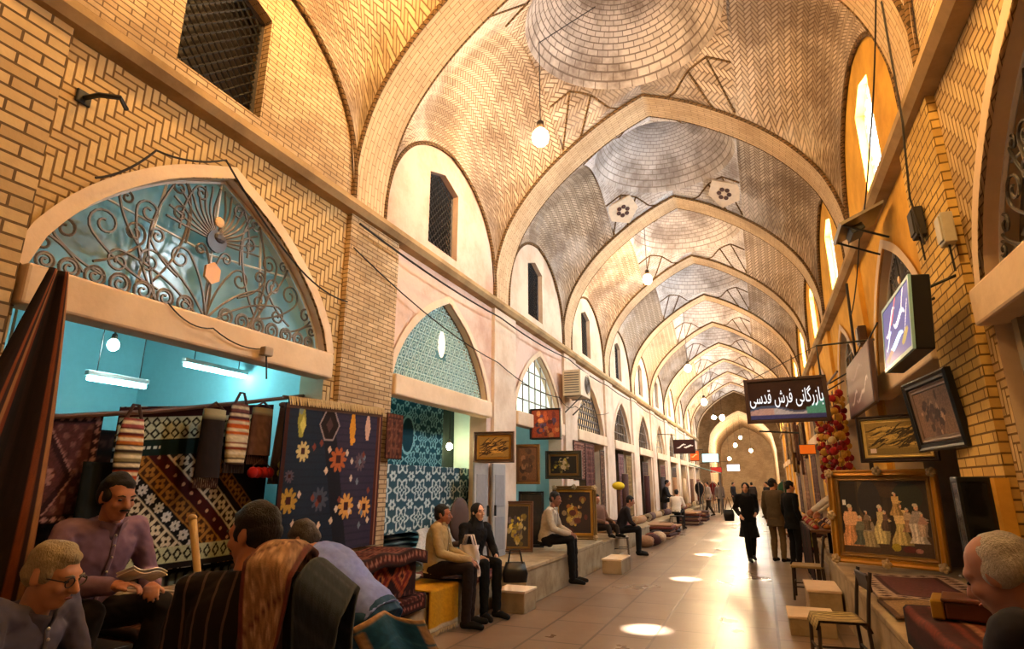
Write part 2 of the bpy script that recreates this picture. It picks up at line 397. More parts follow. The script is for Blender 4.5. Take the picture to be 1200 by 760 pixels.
WIN_N = [0]
def side_wall(side, k, m_low, m_pan, m_lun, far=False):
    """one bay of a side wall: pier, recessed shop panel with its pointed opening, cornice stretch, lunette wall with a window"""
    X = XL if side < 0 else XR; out = -side                # out = direction into the corridor
    y0 = 1 + 4 * k; yo = 3.4 + 4 * k; a0, a1 = y0 + .95, y0 + 4.0 - .02
    nm = 'wall_left' if side < 0 else 'wall_right'
    top = bpy.data.objects.new(nm, None); COL.objects.link(top); struct(top)
    uvw = lambda a, b, p: (p[1], p[2])
    m = MB(); pa, pb = y0 - .02, y0 + .95
    xs = X
    m.grid(lambda a, b: (xs, lerp(pa, pb, a), lerp(0, 4.75, b)), 1, 1, uv=uvw)
    for yy in (pa, pb): m.grid(lambda a, b: (xs - out * .08 * a, yy, lerp(0, 4.6, b)), 1, 1, uv=lambda a, b, p: (p[0] + p[1], p[2]))
    m.build('pier', m_low, top)
    m = MB(); xp = X - out * .06
    for ya, yb in ((a0, yo - 1.4), (yo + 1.4, a1)): m.grid(lambda a, b: (xp, lerp(ya, yb, a), lerp(0, 4.62, b)), 1, 1, uv=uvw)
    m.grid(lambda a, b: (xp, yo + lerp(-1.4, 1.4, a), lerp(zO(lerp(-1.4, 1.4, a)), 4.62, b)), 36, 1, uv=uvw)
    m.build('panel', m_pan, top)
    m = MB(); D = .3                                       # reveal of the opening
    m.grid(lambda a, b: (xp - out * D * b, yo + lerp(-1.4, 1.4, a), zO(lerp(-1.4, 1.4, a))), 36, 1, uv=lambda a, b, p: (a * 4, b * .3))
    for s in (-1, 1): m.grid(lambda a, b: (xp - out * D * a, yo + s * 1.4, lerp(0, 2.9, b)), 1, 1, uv=lambda a, b, p: (p[0], p[2]))
    pr = [(yo + v, zO(v)) for v in np.linspace(-1.4, 1.4, 37)]   # arch band standing a little proud
    def bd(a, b):
        i = round(a * 36); y, z = pr[i]; n = V((y - yo) * .8, z - 2.3).normalized() if abs(y - yo) > .02 else V(0, 1)
        s = lerp(0, .11, b); return (xp + out * .03, y + n.x * s, z + n.y * s)
    m.grid(bd, 36, 1, uv=lambda a, b, p: (a * 4, b * .2))
    m.build('arch_band', M_band, top)
    MB().box((xp + out * .0, yo, 2.77), (.2, 2.84, .26), ch=.02).build('lintel', M_band, top)
    # cornice
    c = [(0, 4.56), (.05, 4.58), (.1, 4.64), (.1, 4.7), (.05, 4.74), (0, 4.78)]
    def co(a, b):
        i = round(b * 5); return (X + out * (c[i][0] - (.06 if i in (0,) else 0)), lerp(y0 - .02, y0 + 3.98, a), c[i][1])
    MB().grid(co, 4, 5, uv=uvw).build('cornice', M_corn, top)
    # lunette wall
    yc = 3.3 + 4 * k; wa, wb = -.6 , .28; zs = 4.92
    def wt(v): return 6.02 + .16 * (1 - abs((v - (wa + wb) / 2) / ((wb - wa) / 2)))
    m = MB(); xl = X - out * .03
    for va, vb, mode in ((-HV, wa, 0), (wb, HV, 0), (wa, wb, 1), (wa, wb, 2)):
        lo = (lambda v: 4.7) if mode in (0, 1) else wt
        hi = (lambda v: zL(v) + .08) if mode in (0, 2) else (lambda v: zs)
        m.grid(lambda a, b: (xl, yc + lerp(va, vb, a), lerp(lo(lerp(va, vb, a)), hi(lerp(va, vb, a)), b)), 12, 1, uv=uvw)
    for v in (wa, wb): m.grid(lambda a, b: (xl - out * .22 * a, yc + v, lerp(zs, wt(v), b)), 1, 1, uv=lambda a, b, p: (p[0], p[2]))
    m.grid(lambda a, b: (xl - out * .22 * b, yc + lerp(wa, wb, a), wt(lerp(wa, wb, a))), 4, 1); m.grid(lambda a, b: (xl - out * .22 * b, yc + lerp(wa, wb, a), zs), 1, 1)
    m.build('lunette', m_lun, top)
    m = MB(); P = [(-v, z) for v, z in LUN] + [(v, z) for v, z in LUN[::-1][1:]]
    m.tube([(X + out * .0, yc + v, z + .03) for v, z in P], .03, 6); m.build('lunette_rib', M_rib, top)
    # lunette window
    WIN_N[0] += 1; w = bpy.data.objects.new('window_%d' % WIN_N[0], None); COL.objects.link(w); struct(w)
    day = side > 0 and k > 0
    MB().grid(lambda a, b: (xl - out * .2, yc + lerp(wa, wb, a), lerp(zs, wt(lerp(wa, wb, a)), b)), 4, 1).build('pane', M_daypane if day else M_darkpane, w)
    m = MB(); g = .11 if not far else .18; xg = xl - out * .12
    nn = int(1.4 / g)
    for i in range(-nn, nn + 8):                           # diagonal lattice
        for sg in (-1, 1):
            pts = []
            for t in np.linspace(0, 1, 25):
                v = lerp(wa, wb, t); z = zs + i * g + (sg * (v - (wa if sg > 0 else wb)))
                if zs <= z <= wt(v): pts.append((xg, yc + v, z))
            if len(pts) > 1: m.tube([pts[0], pts[-1]], .012, 4)
    m.build('lattice', M_lat if day else M_black, w)
    m = MB(); loop = [(xg, yc + wa, zs), (xg, yc + wb, zs), (xg, yc + wb, wt(wb)), (xg, yc + (wa + wb) / 2, wt((wa + wb) / 2)), (xg, yc + wa, wt(wa))]
    for i in range(5): m.tube([loop[i], loop[(i + 1) % 5]], .025, 4)
    m.build('frame', M_white if day else M_dark, w)
    return top
def pane_mat(name, c, es):
    t = NT(name); nz = t.noise(t.obj(), 9, 3); e = t.n('ShaderNodeEmission'); t.ln(t.mix(nz, tuple(x * .75 for x in c), c), e.inputs[0]); e.inputs[1].default_value = es
    t.ln(e.outputs[0], t.out.inputs[0]); return t.m
DAY_E = 140.0
M_daypane = pane_mat('daylit_pane', (.82, .93, 1.0), DAY_E)
M_darkpane = simple('dark_glass', (.12, .08, .05), .3)
M_lat = simple('pale_lattice', (.62, .64, .62), .5)

NB = 11
for k in range(-1, NB):
    far = k > 3
    lowL = M_pier if k < 1 else (M_fine if k == 1 else M_plast); panL = M_herr if k < 1 else (M_plpink if k < 3 else M_plast)
    side_wall(-1, k, lowL, panL, M_fine if k < 1 else (M_plpink if k == 1 else M_plast), far)
    side_wall(1, k, M_pieR if k < 2 else M_plyel, M_herr if k < 1 else M_plyel, M_plyel if k > 0 else M_fine, far)
    vault_bay(k, M_dome if k < 2 else M_domew, M_vault, shamsa=(k == 2))
    trans_arch(k, M_soffit)
trans_arch(NB, M_soffit)
# floor
YE = 1.6 + 4 * NB
MB().grid(lambda a, b: (lerp(-6.5, 6.0, a), lerp(-4, 78, b), 0), 4, 20).build('floor', M_floor)['kind'] = 'structure'
# dark domed crossing and the vault beyond it
def crossing():
    top = bpy.data.objects.new('wall_far', None); COL.objects.link(top); struct(top); y1 = YE + 7
    m = MB()
    for s in (-1, 1):
        m.grid(lambda a, b: (XC + s * 4.6, lerp(YE, y1, a), lerp(0, 11, b)), 1, 1, uv=lambda a, b, p: (p[1], p[2]))
        m.grid(lambda a, b: (XC + s * lerp(HW, 4.6, a), YE, lerp(0, 11, b)), 1, 1, uv=lambda a, b, p: (p[0], p[2]))
    m.grid(lambda a, b: (XC + lerp(-HW, HW, a), YE, lerp(zT(lerp(-HW, HW, a)), 11, b)), 24, 1, uv=lambda a, b, p: (p[0], p[2]))
    W2 = 2.6
    zf = lambda u: .93 * zT(u * HW / W2)
    m.grid(lambda a, b: (XC + lerp(-4.6, -W2, a), y1, lerp(0, 11, b)), 1, 1, uv=lambda a, b, p: (p[0], p[2]))
    m.grid(lambda a, b: (XC + lerp(W2, 4.6, a), y1, lerp(0, 11, b)), 1, 1, uv=lambda a, b, p: (p[0], p[2]))
    m.grid(lambda a, b: (XC + lerp(-W2, W2, a), y1, lerp(zf(lerp(-W2, W2, a)), 11, b)), 24, 1, uv=lambda a, b, p: (p[0], p[2]))
    m.build('crossing_wall', M_fine, top)
    m = MB().lathe([(4.9, 10.6), (4.6, 11.6), (3.6, 12.8), (2.0, 13.5), (.3, 13.8)], (XC, (YE + y1) / 2, 0), 24); m.build('crossing_dome', M_fine, top, True)
    m = MB(); n = 24
    def tn(a, b):
        u = lerp(-W2, W2, b); return (XC + u, lerp(y1, y1 + 16, a), zf(u))
    m.grid(tn, 4, n, uv=lambda a, b, p: (b * 8, p[1]))
    for s in (-1, 1): m.grid(lambda a, b: (XC + s * W2, lerp(y1, y1 + 16, a), lerp(0, zf(W2), b)), 1, 1, uv=lambda a, b, p: (p[1], p[2]))
    m.grid(lambda a, b: (XC + lerp(-W2, W2, a), y1 + 16, lerp(0, zf(lerp(-W2, W2, a)), b)), 24, 1, uv=lambda a, b, p: (p[0], p[2]))
    m.build('far_vault', M_soffit, top, True)
crossing()
MB().grid(lambda a, b: (lerp(XL - .1, XR + .1, a), -3.2, lerp(0, 9, b)), 1, 1, uv=lambda a, b, p: (p[0], p[2])).build('wall_back', M_pier)['kind'] = 'structure'

# ------------------------------------------------------------------ shop rooms and platforms
def room(side, k, depth, mat, zc=4.35, half=1.85):
    X = XL - .06 if side < 0 else XR + .06; out = -side; yo = 3.4 + 4 * k; x0 = X - out * .3; x1 = X - out * depth
    m = MB(); uvw = lambda a, b, p: (p[0] + p[1], p[2])
    m.grid(lambda a, b: (x1, lerp(yo - half, yo + half, a), lerp(0, zc, b)), 1, 1, uv=uvw)
    for s in (-1, 1): m.grid(lambda a, b: (lerp(x0, x1, a), yo + s * half, lerp(0, zc, b)), 1, 1, uv=uvw)
    m.grid(lambda a, b: (lerp(x0, x1, a), lerp(yo - half, yo + half, b), zc + .45 * (1 - (2 * b - 1) ** 2)), 1, 12)
    for s in (-1, 1): m.grid(lambda a, b: (x0, yo + s * lerp(1.4, half, a), lerp(0, zc, b)), 1, 1, uv=uvw)
    m.grid(lambda a, b: (x0, yo + lerp(-half, half, a), lerp(zO(lerp(-1.4, 1.4, a)) if True else 0, zc + .45, b)), 12, 1, uv=uvw)
    o = m.build('wall_shop', mat); struct(o); return o
for k in range(0, NB):
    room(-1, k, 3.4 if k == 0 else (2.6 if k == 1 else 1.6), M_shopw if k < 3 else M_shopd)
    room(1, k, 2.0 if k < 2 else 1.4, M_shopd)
def platform(x0, x1, y0, y1, h, mat=M_stone):
    m = MB(); m.box(((x0 + x1) / 2, (y0 + y1) / 2, h / 2 - .03), (x1 - x0, y1 - y0, h - .06))
    m.box(((x0 + x1) / 2, (y0 + y1) / 2, h - .03), (x1 - x0 + .04, y1 - y0 + .02, .06), ch=.012)
    o = m.build('platform', mat); struct(o); return o

# unseen outer shell added to block sky leaks, open only over the dome eyes
def light_shield():
    m = MB(); z = 10.4
    ys = [-4]; eyes = [3.3 + 4 * k for k in range(-1, NB)]
    for y in eyes: ys += [y - .26, y + .26]
    ys.append(YE)
    for i in range(len(ys) - 1):
        if i % 2 == 0: m.box((-1, (ys[i] + ys[i + 1]) / 2, z), (16, ys[i + 1] - ys[i], .1))
        else:
            for xa, xb in ((-9, XC - .26), (XC + .26, 7)): m.box(((xa + xb) / 2, (ys[i] + ys[i + 1]) / 2, z), (xb - xa, .52, .1))
    for y in eyes: m.grid(lambda a, b: (XC + .27 * cos(2 * PI * a), y + .27 * sin(2 * PI * a), lerp(9.3, z, b)), 16, 1)
    for x in (-9, 7): m.box((x, YE / 2 - 2, z / 2), (.1, YE + 4, z))
    m.box((-1, -4, z / 2), (16, .1, z)); m.box((XC - 6.5, YE, z / 2 + .4), (3.6, .1, z)); m.box((XC + 6.5, YE, z / 2 + .4), (3.6, .1, z))
    o = m.build('light_shield_roof', M_plast); struct(o)
light_shield()
# ------------------------------------------------------------------ light
w = bpy.data.worlds.new('World'); SC.world = w; w.use_nodes = True
bg = w.node_tree.nodes['Background']; bg.inputs[0].default_value = (.55, .75, 1, 1); bg.inputs[1].default_value = 1.0
SC.view_settings.view_transform = 'Standard'; SC.view_settings.look = 'None'; SC.view_settings.gamma = 1; SC.view_settings.use_curve_mapping = False
SC.view_settings.exposure = 0.25
sl = bpy.data.lights.new('sun', 'SUN'); sl.energy = 60; sl.angle = .02; sl.color = (1, .97, .92)
so = bpy.data.objects.new('sun', sl); COL.objects.link(so); so.rotation_euler = (math.radians(.8), math.radians(.8), 0); so.location = (XC, 10, 30)
M_cord = simple('lamp_cord', (.1, .07, .05), .6); M_sock = simple('lamp_socket', (.2, .15, .1), .4)
def bulb(x, y, z, top, label, col=(1, .66, .33), e=420, r=.125, group=None, arm=None):
    if r == .1: r = .15
    t = thing('hanging_bulb', label, 'lamp', (x, y, z), group=group)
    m = MB(); m.ball((0, 0, 0), (r, r, r * 1.15), 12); m.build('bulb', emit('bulb_glow_%d' % (round(e)), col, e), t, True)
    MB().lathe([(r * .35, r * .95), (r * .5, r * 1.2), (r * .45, r * 2.0), (r * .15, r * 2.3)], (0, 0, 0), 12).build('socket', M_sock, t, True)
    pts = [(0, 0, r * 2.2), (.0, 0, top - z)] + ([tuple(arm)] if arm else [])
    MB().tube(pts, .008, 6).build('cord', M_cord, t)
    return t
BE = 330
bulb(-2.5, 7.2, 6.5, 8.15, 'nearest bare hanging bulb with a glaring warm light under the brick dome', e=BE, arm=(.9, .0, 2.0))
bulb(-2.3, 15.2, 6.9, 8.5, 'second warm bulb hanging on a long cord halfway down the vault', e=BE)
bulb(-2.2, 23.2, 5.9, 8.5, 'third warm bulb, hanging low above the left shop fronts', e=BE * 1.7)
bulb(-2.3, 31.2, 5.6, 8.5, 'small yellow bulb hanging far down the passage on the left', e=BE * 1.7, r=.1)
bulb(-1.9, 39.2, 5.6, 8.5, 'farthest warm bulb before the dark crossing', e=BE * 1.7, r=.1)
bulb(-2.5, 3.2, 6.9, 8.2, 'warm bulb overhead above the nearest shop, out of the picture', col=(1, .58, .19), e=BE * 1.7)
bulb(-1.6, -.8, 5.6, 8.2, 'warm bulb behind the viewer, out of the picture', e=BE * .15)
bulb(.75, 3.3, 5.6, 7.4, 'warm yellow bulb added near the right wall to brighten it, out of the picture', (1, .6, .2), 330)  # unseen bulb, added to throw more warm light on the right wall
bulb(-1.3, 54, 5.4, 7.3, 'white bulb glaring beyond the dark crossing', (1, .9, .75), BE, .12)
bulb(-1.9, 58, 5.0, 7.3, 'pale yellow bulb deep in the farthest vault', (1, .85, .6), BE * 1.5, .1)
# tube lights of the nearest shop
def tube_light(p, L, label, e=60, rz=0.0, hang=1.6, grp='fluorescent tubes in the carpet shops'):
    t = thing('fluorescent_lamp', label, 'lamp', p, rz, grp)
    MB().box((0, 0, .035), (.06, L, .05), ch=.01).build('housing', M_white, t)
    for s in (-1, 1): MB().tube([(0, s * L * .35, .06), (0, s * L * .35, .06 + hang)], .005, 5).build('hanger', M_cord, t)
    MB().tube([(0, -L / 2 + .02, -.015), (0, L / 2 - .02, -.015)], .02, 10).build('tube', emit('tube_glow', (.35, .92, 1.0), e), t, True)
    return t
# ------------------------------------------------------------------ woven and painted patterns (u across, v up, sRGB)
class Pt:
    def __init__(s, u, v, W, H, base):
        s.u, s.v, s.W, s.H = u, v, W, H; s.x, s.y = u * W, v * H; s.c = np.tile(np.array(base, float), (len(u), 1))
    def m(s, mask, c, a=1.0): s.c[mask] = s.c[mask] * (1 - a) + np.array(c) * a; return s
    def rect(s, x0, y0, x1, y1, c): return s.m((s.x > x0) & (s.x < x1) & (s.y > y0) & (s.y < y1), c)
    def dia(s, x, y, rx, ry, c): return s.m(abs(s.x - x) / rx + abs(s.y - y) / ry < 1, c)
    def ell(s, x, y, rx, ry, c): return s.m(((s.x - x) / rx) ** 2 + ((s.y - y) / ry) ** 2 < 1, c)
    def hexa(s, x, y, rx, ry, c): return s.m((abs(s.x - x) / rx + abs(s.y - y) / ry * .6 < 1) & (abs(s.y - y) < ry), c)
    def edge(s): return np.minimum(np.minimum(s.x, s.W - s.x), np.minimum(s.y, s.H - s.y))
    def border(s, w0, w1, c, c2=None, per=.08):
        e = s.edge(); mk = (e >= w0) & (e < w1); s.m(mk, c)
        if c2 is not None:
            q = np.where(np.minimum(s.x, s.W - s.x) < np.minimum(s.y, s.H - s.y), s.y, s.x); t = (q / per) % 1; f = (e - w0) / (w1 - w0)
            s.m(mk & (abs(t - .5) + abs(f - .5) < .38), c2)
        return s
    def noise(s, amt=.12):
        s.c *= (1 - amt / 2 + amt * RNG.random((len(s.c), 1))); return s
def flower(P, cx, cy, R, c1, c2, n=8):
    dx, dy = P.x - cx, P.y - cy; r = np.hypot(dx, dy); th = np.arctan2(dy, dx)
    P.m((r < R * (.55 + .45 * abs(np.cos(n / 2 * th)))), c1); P.m(r < R * .3, c2)
def kilim_diag(u, v):
    W, H = 1.45, 1.3; P = Pt(u, v, W, H, (.13, .07, .05)); p = (P.x + P.y * 1.05) ; q = (P.x - P.y * 1.05)
    s = p - .95; bands = [(-.62, -.46, 'y'), (-.30, -.10, 'w'), (-.10, .06, 'd'), (.06, .26, 'y'), (.26, .42, 'r'), (.42, .62, 'w'), (.7, .86, 'y')]
    for a, b, k in bands:
        mk = (s >= a) & (s < b); w = b - a; cell = w * 1.0; t = ((q / cell) % 1) - .5; f = ((s - a) / w) - .5; r = np.hypot(t, f); th = np.arctan2(f, t)
        if k == 'r': P.m(mk, (.26, .05, .04)); P.m(mk & (r < .13), (.8, .6, .45)); continue
        ground = {'w': (.16, .12, .1), 'd': (.05, .05, .07), 'y': (.28, .16, .06)}[k]; ink = {'w': (.86, .82, .72), 'd': (.84, .84, .82), 'y': (.68, .47, .2)}[k]
        P.m(mk, ground)
        if k in 'wy': P.m(mk & (np.maximum(abs(t), abs(f)) > .40), ink)
        P.m(mk & (r < .36 * (.5 + .5 * abs(np.cos(2 * th)))) & (r > .09), ink)
        if k == 'd': P.m(mk & (r < .42 * (.45 + .55 * abs(np.cos(4 * th)))), ink); P.m(mk & (r < .08), ground)
    dots = ((p / .17) % 1 - .5) ** 2 + ((q / .17) % 1 - .5) ** 2 < .02
    P.m(dots & (s < -.32) & ~((s > -.62) & (s < -.46)), (.75, .6, .5))
    P.rect(0, H - .09, W, H, (.22, .05, .05)); P.rect(0, H - .27, W, H - .09, (.78, .8, .68))
    t = (P.x / .085) % 1 - .5; f = ((P.y - (H - .27)) / .09) % 1 - .5
    P.m((P.y > H - .27) & (P.y < H - .09) & (abs(abs(t) + abs(f) - .38) < .12), (.1, .1, .08))
    P.rect(0, H - .4, W, H - .27, (.04, .14, .13)); P.m((P.y > H - .35) & (P.y < H - .325) & (((P.x / .05) % 1) < .6) & (np.sin(P.x * 9) > -.1), (.85, .88, .85))
    P.rect(0, 0, W, .05, (.1, .07, .06)); P.rect(0, .05, W, .17, (.74, .76, .62)); f = ((P.y - .05) / .12) % 1 - .5
    P.m((P.y > .05) & (P.y < .17) & (abs(abs(t) + abs(f) - .35) < .11), (.1, .1, .08))
    return P.noise().c
def rug_medallion(base=(.30, .13, .13), acc=(.62, .5, .45), dk=(.12, .06, .08), W=.5, H=.7):
    def f(u, v):
        P = Pt(u, v, W, H, base); g = (np.sin(P.x * 60) * np.sin(P.y * 55) > .35); P.m(g, acc, .45)
        P.dia(W * .55, H * .42, .2, .3, acc); P.dia(W * .55, H * .42, .185, .28, dk); P.dia(W * .55, H * .42, .14, .21, base)
        flower(P, W * .55, H * .42, .07, acc, dk); P.border(0, .05, dk, acc, .06); return P.noise(.25).c
    return f
def kilim_blue(u, v):
    W, H = 1.5, 1.4; P = Pt(u, v, W, H, (.10, .15, .22)); P.m(u + .22 * v > .62, (.20, .17, .26)); P.m((abs(u + .22 * v - .60) < .06), (.09, .1, .15))
    P.m((np.sin(P.y * 90) > .7), (.06, .09, .14), .25)
    def fl(x, y, r, c, c2): flower(P, x, y, r, c, c2, 10); P.m((abs(P.x - x) < r * .25) & (abs(P.y - y) < r * .3), (.25, .1, .1))
    P.hexa(.22, 1.24, .06, .16, (.62, .6, .26)); P.dia(.24, 1.2, .045, .09, (.85, .8, .4)); P.ell(.2, 1.34, .03, .04, (.5, .55, .5))
    P.hexa(.62, 1.22, .15, .16, (.62, .55, .55)); P.hexa(.62, 1.22, .13, .14, (.13, .08, .08)); P.dia(.62, 1.22, .05, .08, (.3, .2, .2))
    P.hexa(.98, 1.2, .055, .17, (.85, .58, .15)); P.ell(1.0, 1.08, .04, .03, (.9, .6, .2)); P.hexa(1.25, 1.22, .05, .13, (.85, .68, .6))
    for x, y, r, c, c2 in ((.27, .95, .1, (.85, .75, .5), (.1, .1, .1)), (.78, .88, .13, (.72, .38, .2), (.85, .7, .4)), (1.15, .86, .1, (.38, .3, .34), (.3, .2, .3)),
                           (.12, .72, .06, (.35, .3, .35), (.1, .1, .2)), (.13, .5, .12, (.7, .55, .22), (.3, .2, .1)), (.56, .5, .12, (.28, .3, .36), (.1, .12, .18)), (.95, .42, .13, (.86, .62, .32), (.5, .15, .1)), (1.27, .4, .11, (.9, .65, .35), (.4, .15, .1))):
        fl(x, y, r, c, c2)
    for i in range(26):
        r = np.random.default_rng(i + 3); x, y = r.uniform(.1, W - .1), r.uniform(.06, 1.05); P.dia(x, y, .03, .04, [(.85, .75, .68), (.5, .25, .2), (.45, .5, .55), (.9, .8, .7)][i % 4])
    P.rect(0, 0, .05, H, (.24, .10, .08)); P.rect(W - .09, 0, W, H, (.30, .12, .08)); P.rect(W - .05, 0, W - .03, H, (.6, .4, .3)); P.rect(0, H - .05, W, H, (.35, .25, .2))
    return P.noise().c
def stripes(cols, per, vert=True, W=1, H=1, nz=.15):
    def f(u, v):
        P = Pt(u, v, W, H, cols[0]); q = P.x if vert else P.y; n = len(cols); k = np.floor(q / per * n).astype(int) % n
        P.c = np.array(cols)[k].astype(float); return P.noise(nz).c
    return f
def persian(base, acc, dk, W, H, s=26, bw=.14, third=None):
    third = third or acc
    def f(u, v):
        P = Pt(u, v, W, H, base); a = np.sin(P.x * s) * np.sin(P.y * s * .93); b = np.sin(P.x * s * 1.9 + 1) * np.sin(P.y * s * 1.8)
        P.m(abs(a) < .12, acc, .7); P.m(b > .6, third, .8); P.m(a > .82, dk)
        P.border(0, bw * .25, dk); P.border(bw * .25, bw * .8, base, acc, .07); P.border(bw * .8, bw, dk); return P.noise(.2).c
    return f
def arabesque(base, ink, W, H, sc=1.0, centre=True):
    def f(u, v):
        P = Pt(u, v, W, H, base); c = .3 * sc
        X = ((P.x / c) % 1) - .5; Y = ((P.y / c) % 1) - .5; r = np.hypot(X, Y); th = np.arctan2(Y, X)
        P.m(abs(r - .34 - .08 * np.cos(6 * th)) < .05, ink); P.m(abs(r - .16 - .05 * np.cos(4 * th)) < .035, ink); P.m(r < .05, ink)
        X2 = (((P.x / c) + .5) % 1) - .5; Y2 = (((P.y / c) + .5) % 1) - .5; r2 = np.hypot(X2, Y2); t2 = np.arctan2(Y2, X2)
        P.m((r2 < .2 * (.5 + .5 * abs(np.cos(3 * t2)))) & (r2 > .06), ink)
        if centre: P.ell(W * .5, H * .5, .16, .26, tuple(x * .8 for x in base)); P.m(abs(np.hypot((P.x - W / 2) / .16, (P.y - H / 2) / .26) - 1) < .08, ink)
        return P.noise(.1).c
    return f
M_woven = paintmat('woven_wool'); M_paint = paintmat('painted_picture', .55, 0, spec=.4); M_fringe = simple('wool_fringe', (.78, .7, .55), .9)
def cloth(name, label, cat, fn, painter, nu=60, nv=60, loc=(0, 0, 0), group=None, th=.012, fringe=None, mat=None, parent=None):
    "a textile as one thickened sheet (world coordinates in fn), with an optional fringe part: fringe = (list of edge points, direction, length)"
    m = MB(); L = Vector(loc)
    m.grid(lambda a, b: Vector(fn(a, b)) - L, nu, nv, col=painter); o = m.build(name, mat or M_woven, parent, True, vcol=True, solid=th)
    if parent is None: o.location = loc; tag(o, label, cat, group)
    if fringe:
        pts, d, ln_ = fringe; m = MB(); d = Vector(d)
        for i in range(len(pts) - 1):
            a, b = Vector(pts[i]), Vector(pts[i + 1]); n = max(2, int((b - a).length / .022))
            for k in range(n):
                p = a.lerp(b, (k + .5) / n) - L; e = p + d * ln_ * random.uniform(.7, 1.1) + V(*(random.uniform(-.006, .006) for _ in range(3))); m.tube([p, (p + e) / 2 + V(0, 0, .002), e], [.007, .006, .003], 4)
        m.build('fringe', M_fringe, o)
    return o
def hang(name, label, X, y0, y1, z0, z1, painter, nu=60, nv=60, wave=.02, nwave=3, lean=0.0, group=None, fringe=0, top=0.0, cat='rug', side=-1):
    "sheet hanging in a plane parallel to a side wall"
    def fn(a, b):
        aa = a if side < 0 else 1 - a
        return (X + wave * math.sin(aa * nwave * 2 * PI + b) * (1 - .5 * b) + lean * (1 - b), lerp(y0, y1, aa), lerp(z0, z1 + top * (aa if side < 0 else 1 - aa), b))
    fr = ([fn(i / 8, 0) for i in range(9)], (0, 0, -1), fringe) if fringe else None
    return cloth(name, label, cat, fn, painter, nu, nv, (X, (y0 + y1) / 2, z0), group, fringe=fr)

# ------------------------------------------------------------------ fanlights
M_glass1 = None
def glassy(name, c, alpha, rough=.15):
    t = NT(name); nz = t.noise(t.obj(), 2.5, 3); return t.bsdf(t.mix(nz, tuple(x * .8 for x in L3(c)), L3(c)), rough, 0, alpha=alpha, spec=.5)
M_fan = glassy('frosted_pane', (.70, .86, .90), .5); M_fan2 = glassy('dusty_pane', (.45, .42, .38), .85); M_fan3 = glassy('teal_pane', (.5, .7, .72), .6)
def spiral(c, r, a0, turns, dirn, n=22):
    return [(c[0] + r * (1 - .78 * t) * cos(a0 + dirn * 2 * PI * turns * t), c[1] + r * (1 - .78 * t) * sin(a0 + dirn * 2 * PI * turns * t)) for t in np.linspace(0, 1, n)]
def scroll(p, c, r, dirn, turns=1.4, bulge=.15):
    "a stem from p that runs into a spiral round c"
    dx, dy = c[0] - p[0], c[1] - p[1]; L = math.hypot(dx, dy); a = math.atan2(dy, dx); t0 = a - dirn * PI / 2
    s = (c[0] + r * cos(t0), c[1] + r * sin(t0)); n = (-dy / L * dirn, dx / L * dirn); mid = ((p[0] + s[0]) / 2 - n[0] * bulge * L, (p[1] + s[1]) / 2 - n[1] * bulge * L)
    q = [((1 - t) ** 2 * p[0] + 2 * t * (1 - t) * mid[0] + t * t * s[0], (1 - t) ** 2 * p[1] + 2 * t * (1 - t) * mid[1] + t * t * s[1]) for t in np.linspace(0, 1, 10)]
    return q[:-1] + spiral(c, r, t0, turns, dirn)
def inside(v, z): return z > 2.9 and abs(v) < 1.4 and z < zO(v) - .015
def clip(m, curve, X, yo, r):
    run = []
    for v, z in curve + [None, None][:0]:
        if inside(v, z): run.append((X, yo + v, z))
        else:
            if len(run) > 1: m.tube(run, r, 5)
            run = []
    if len(run) > 1: m.tube(run, r, 5)
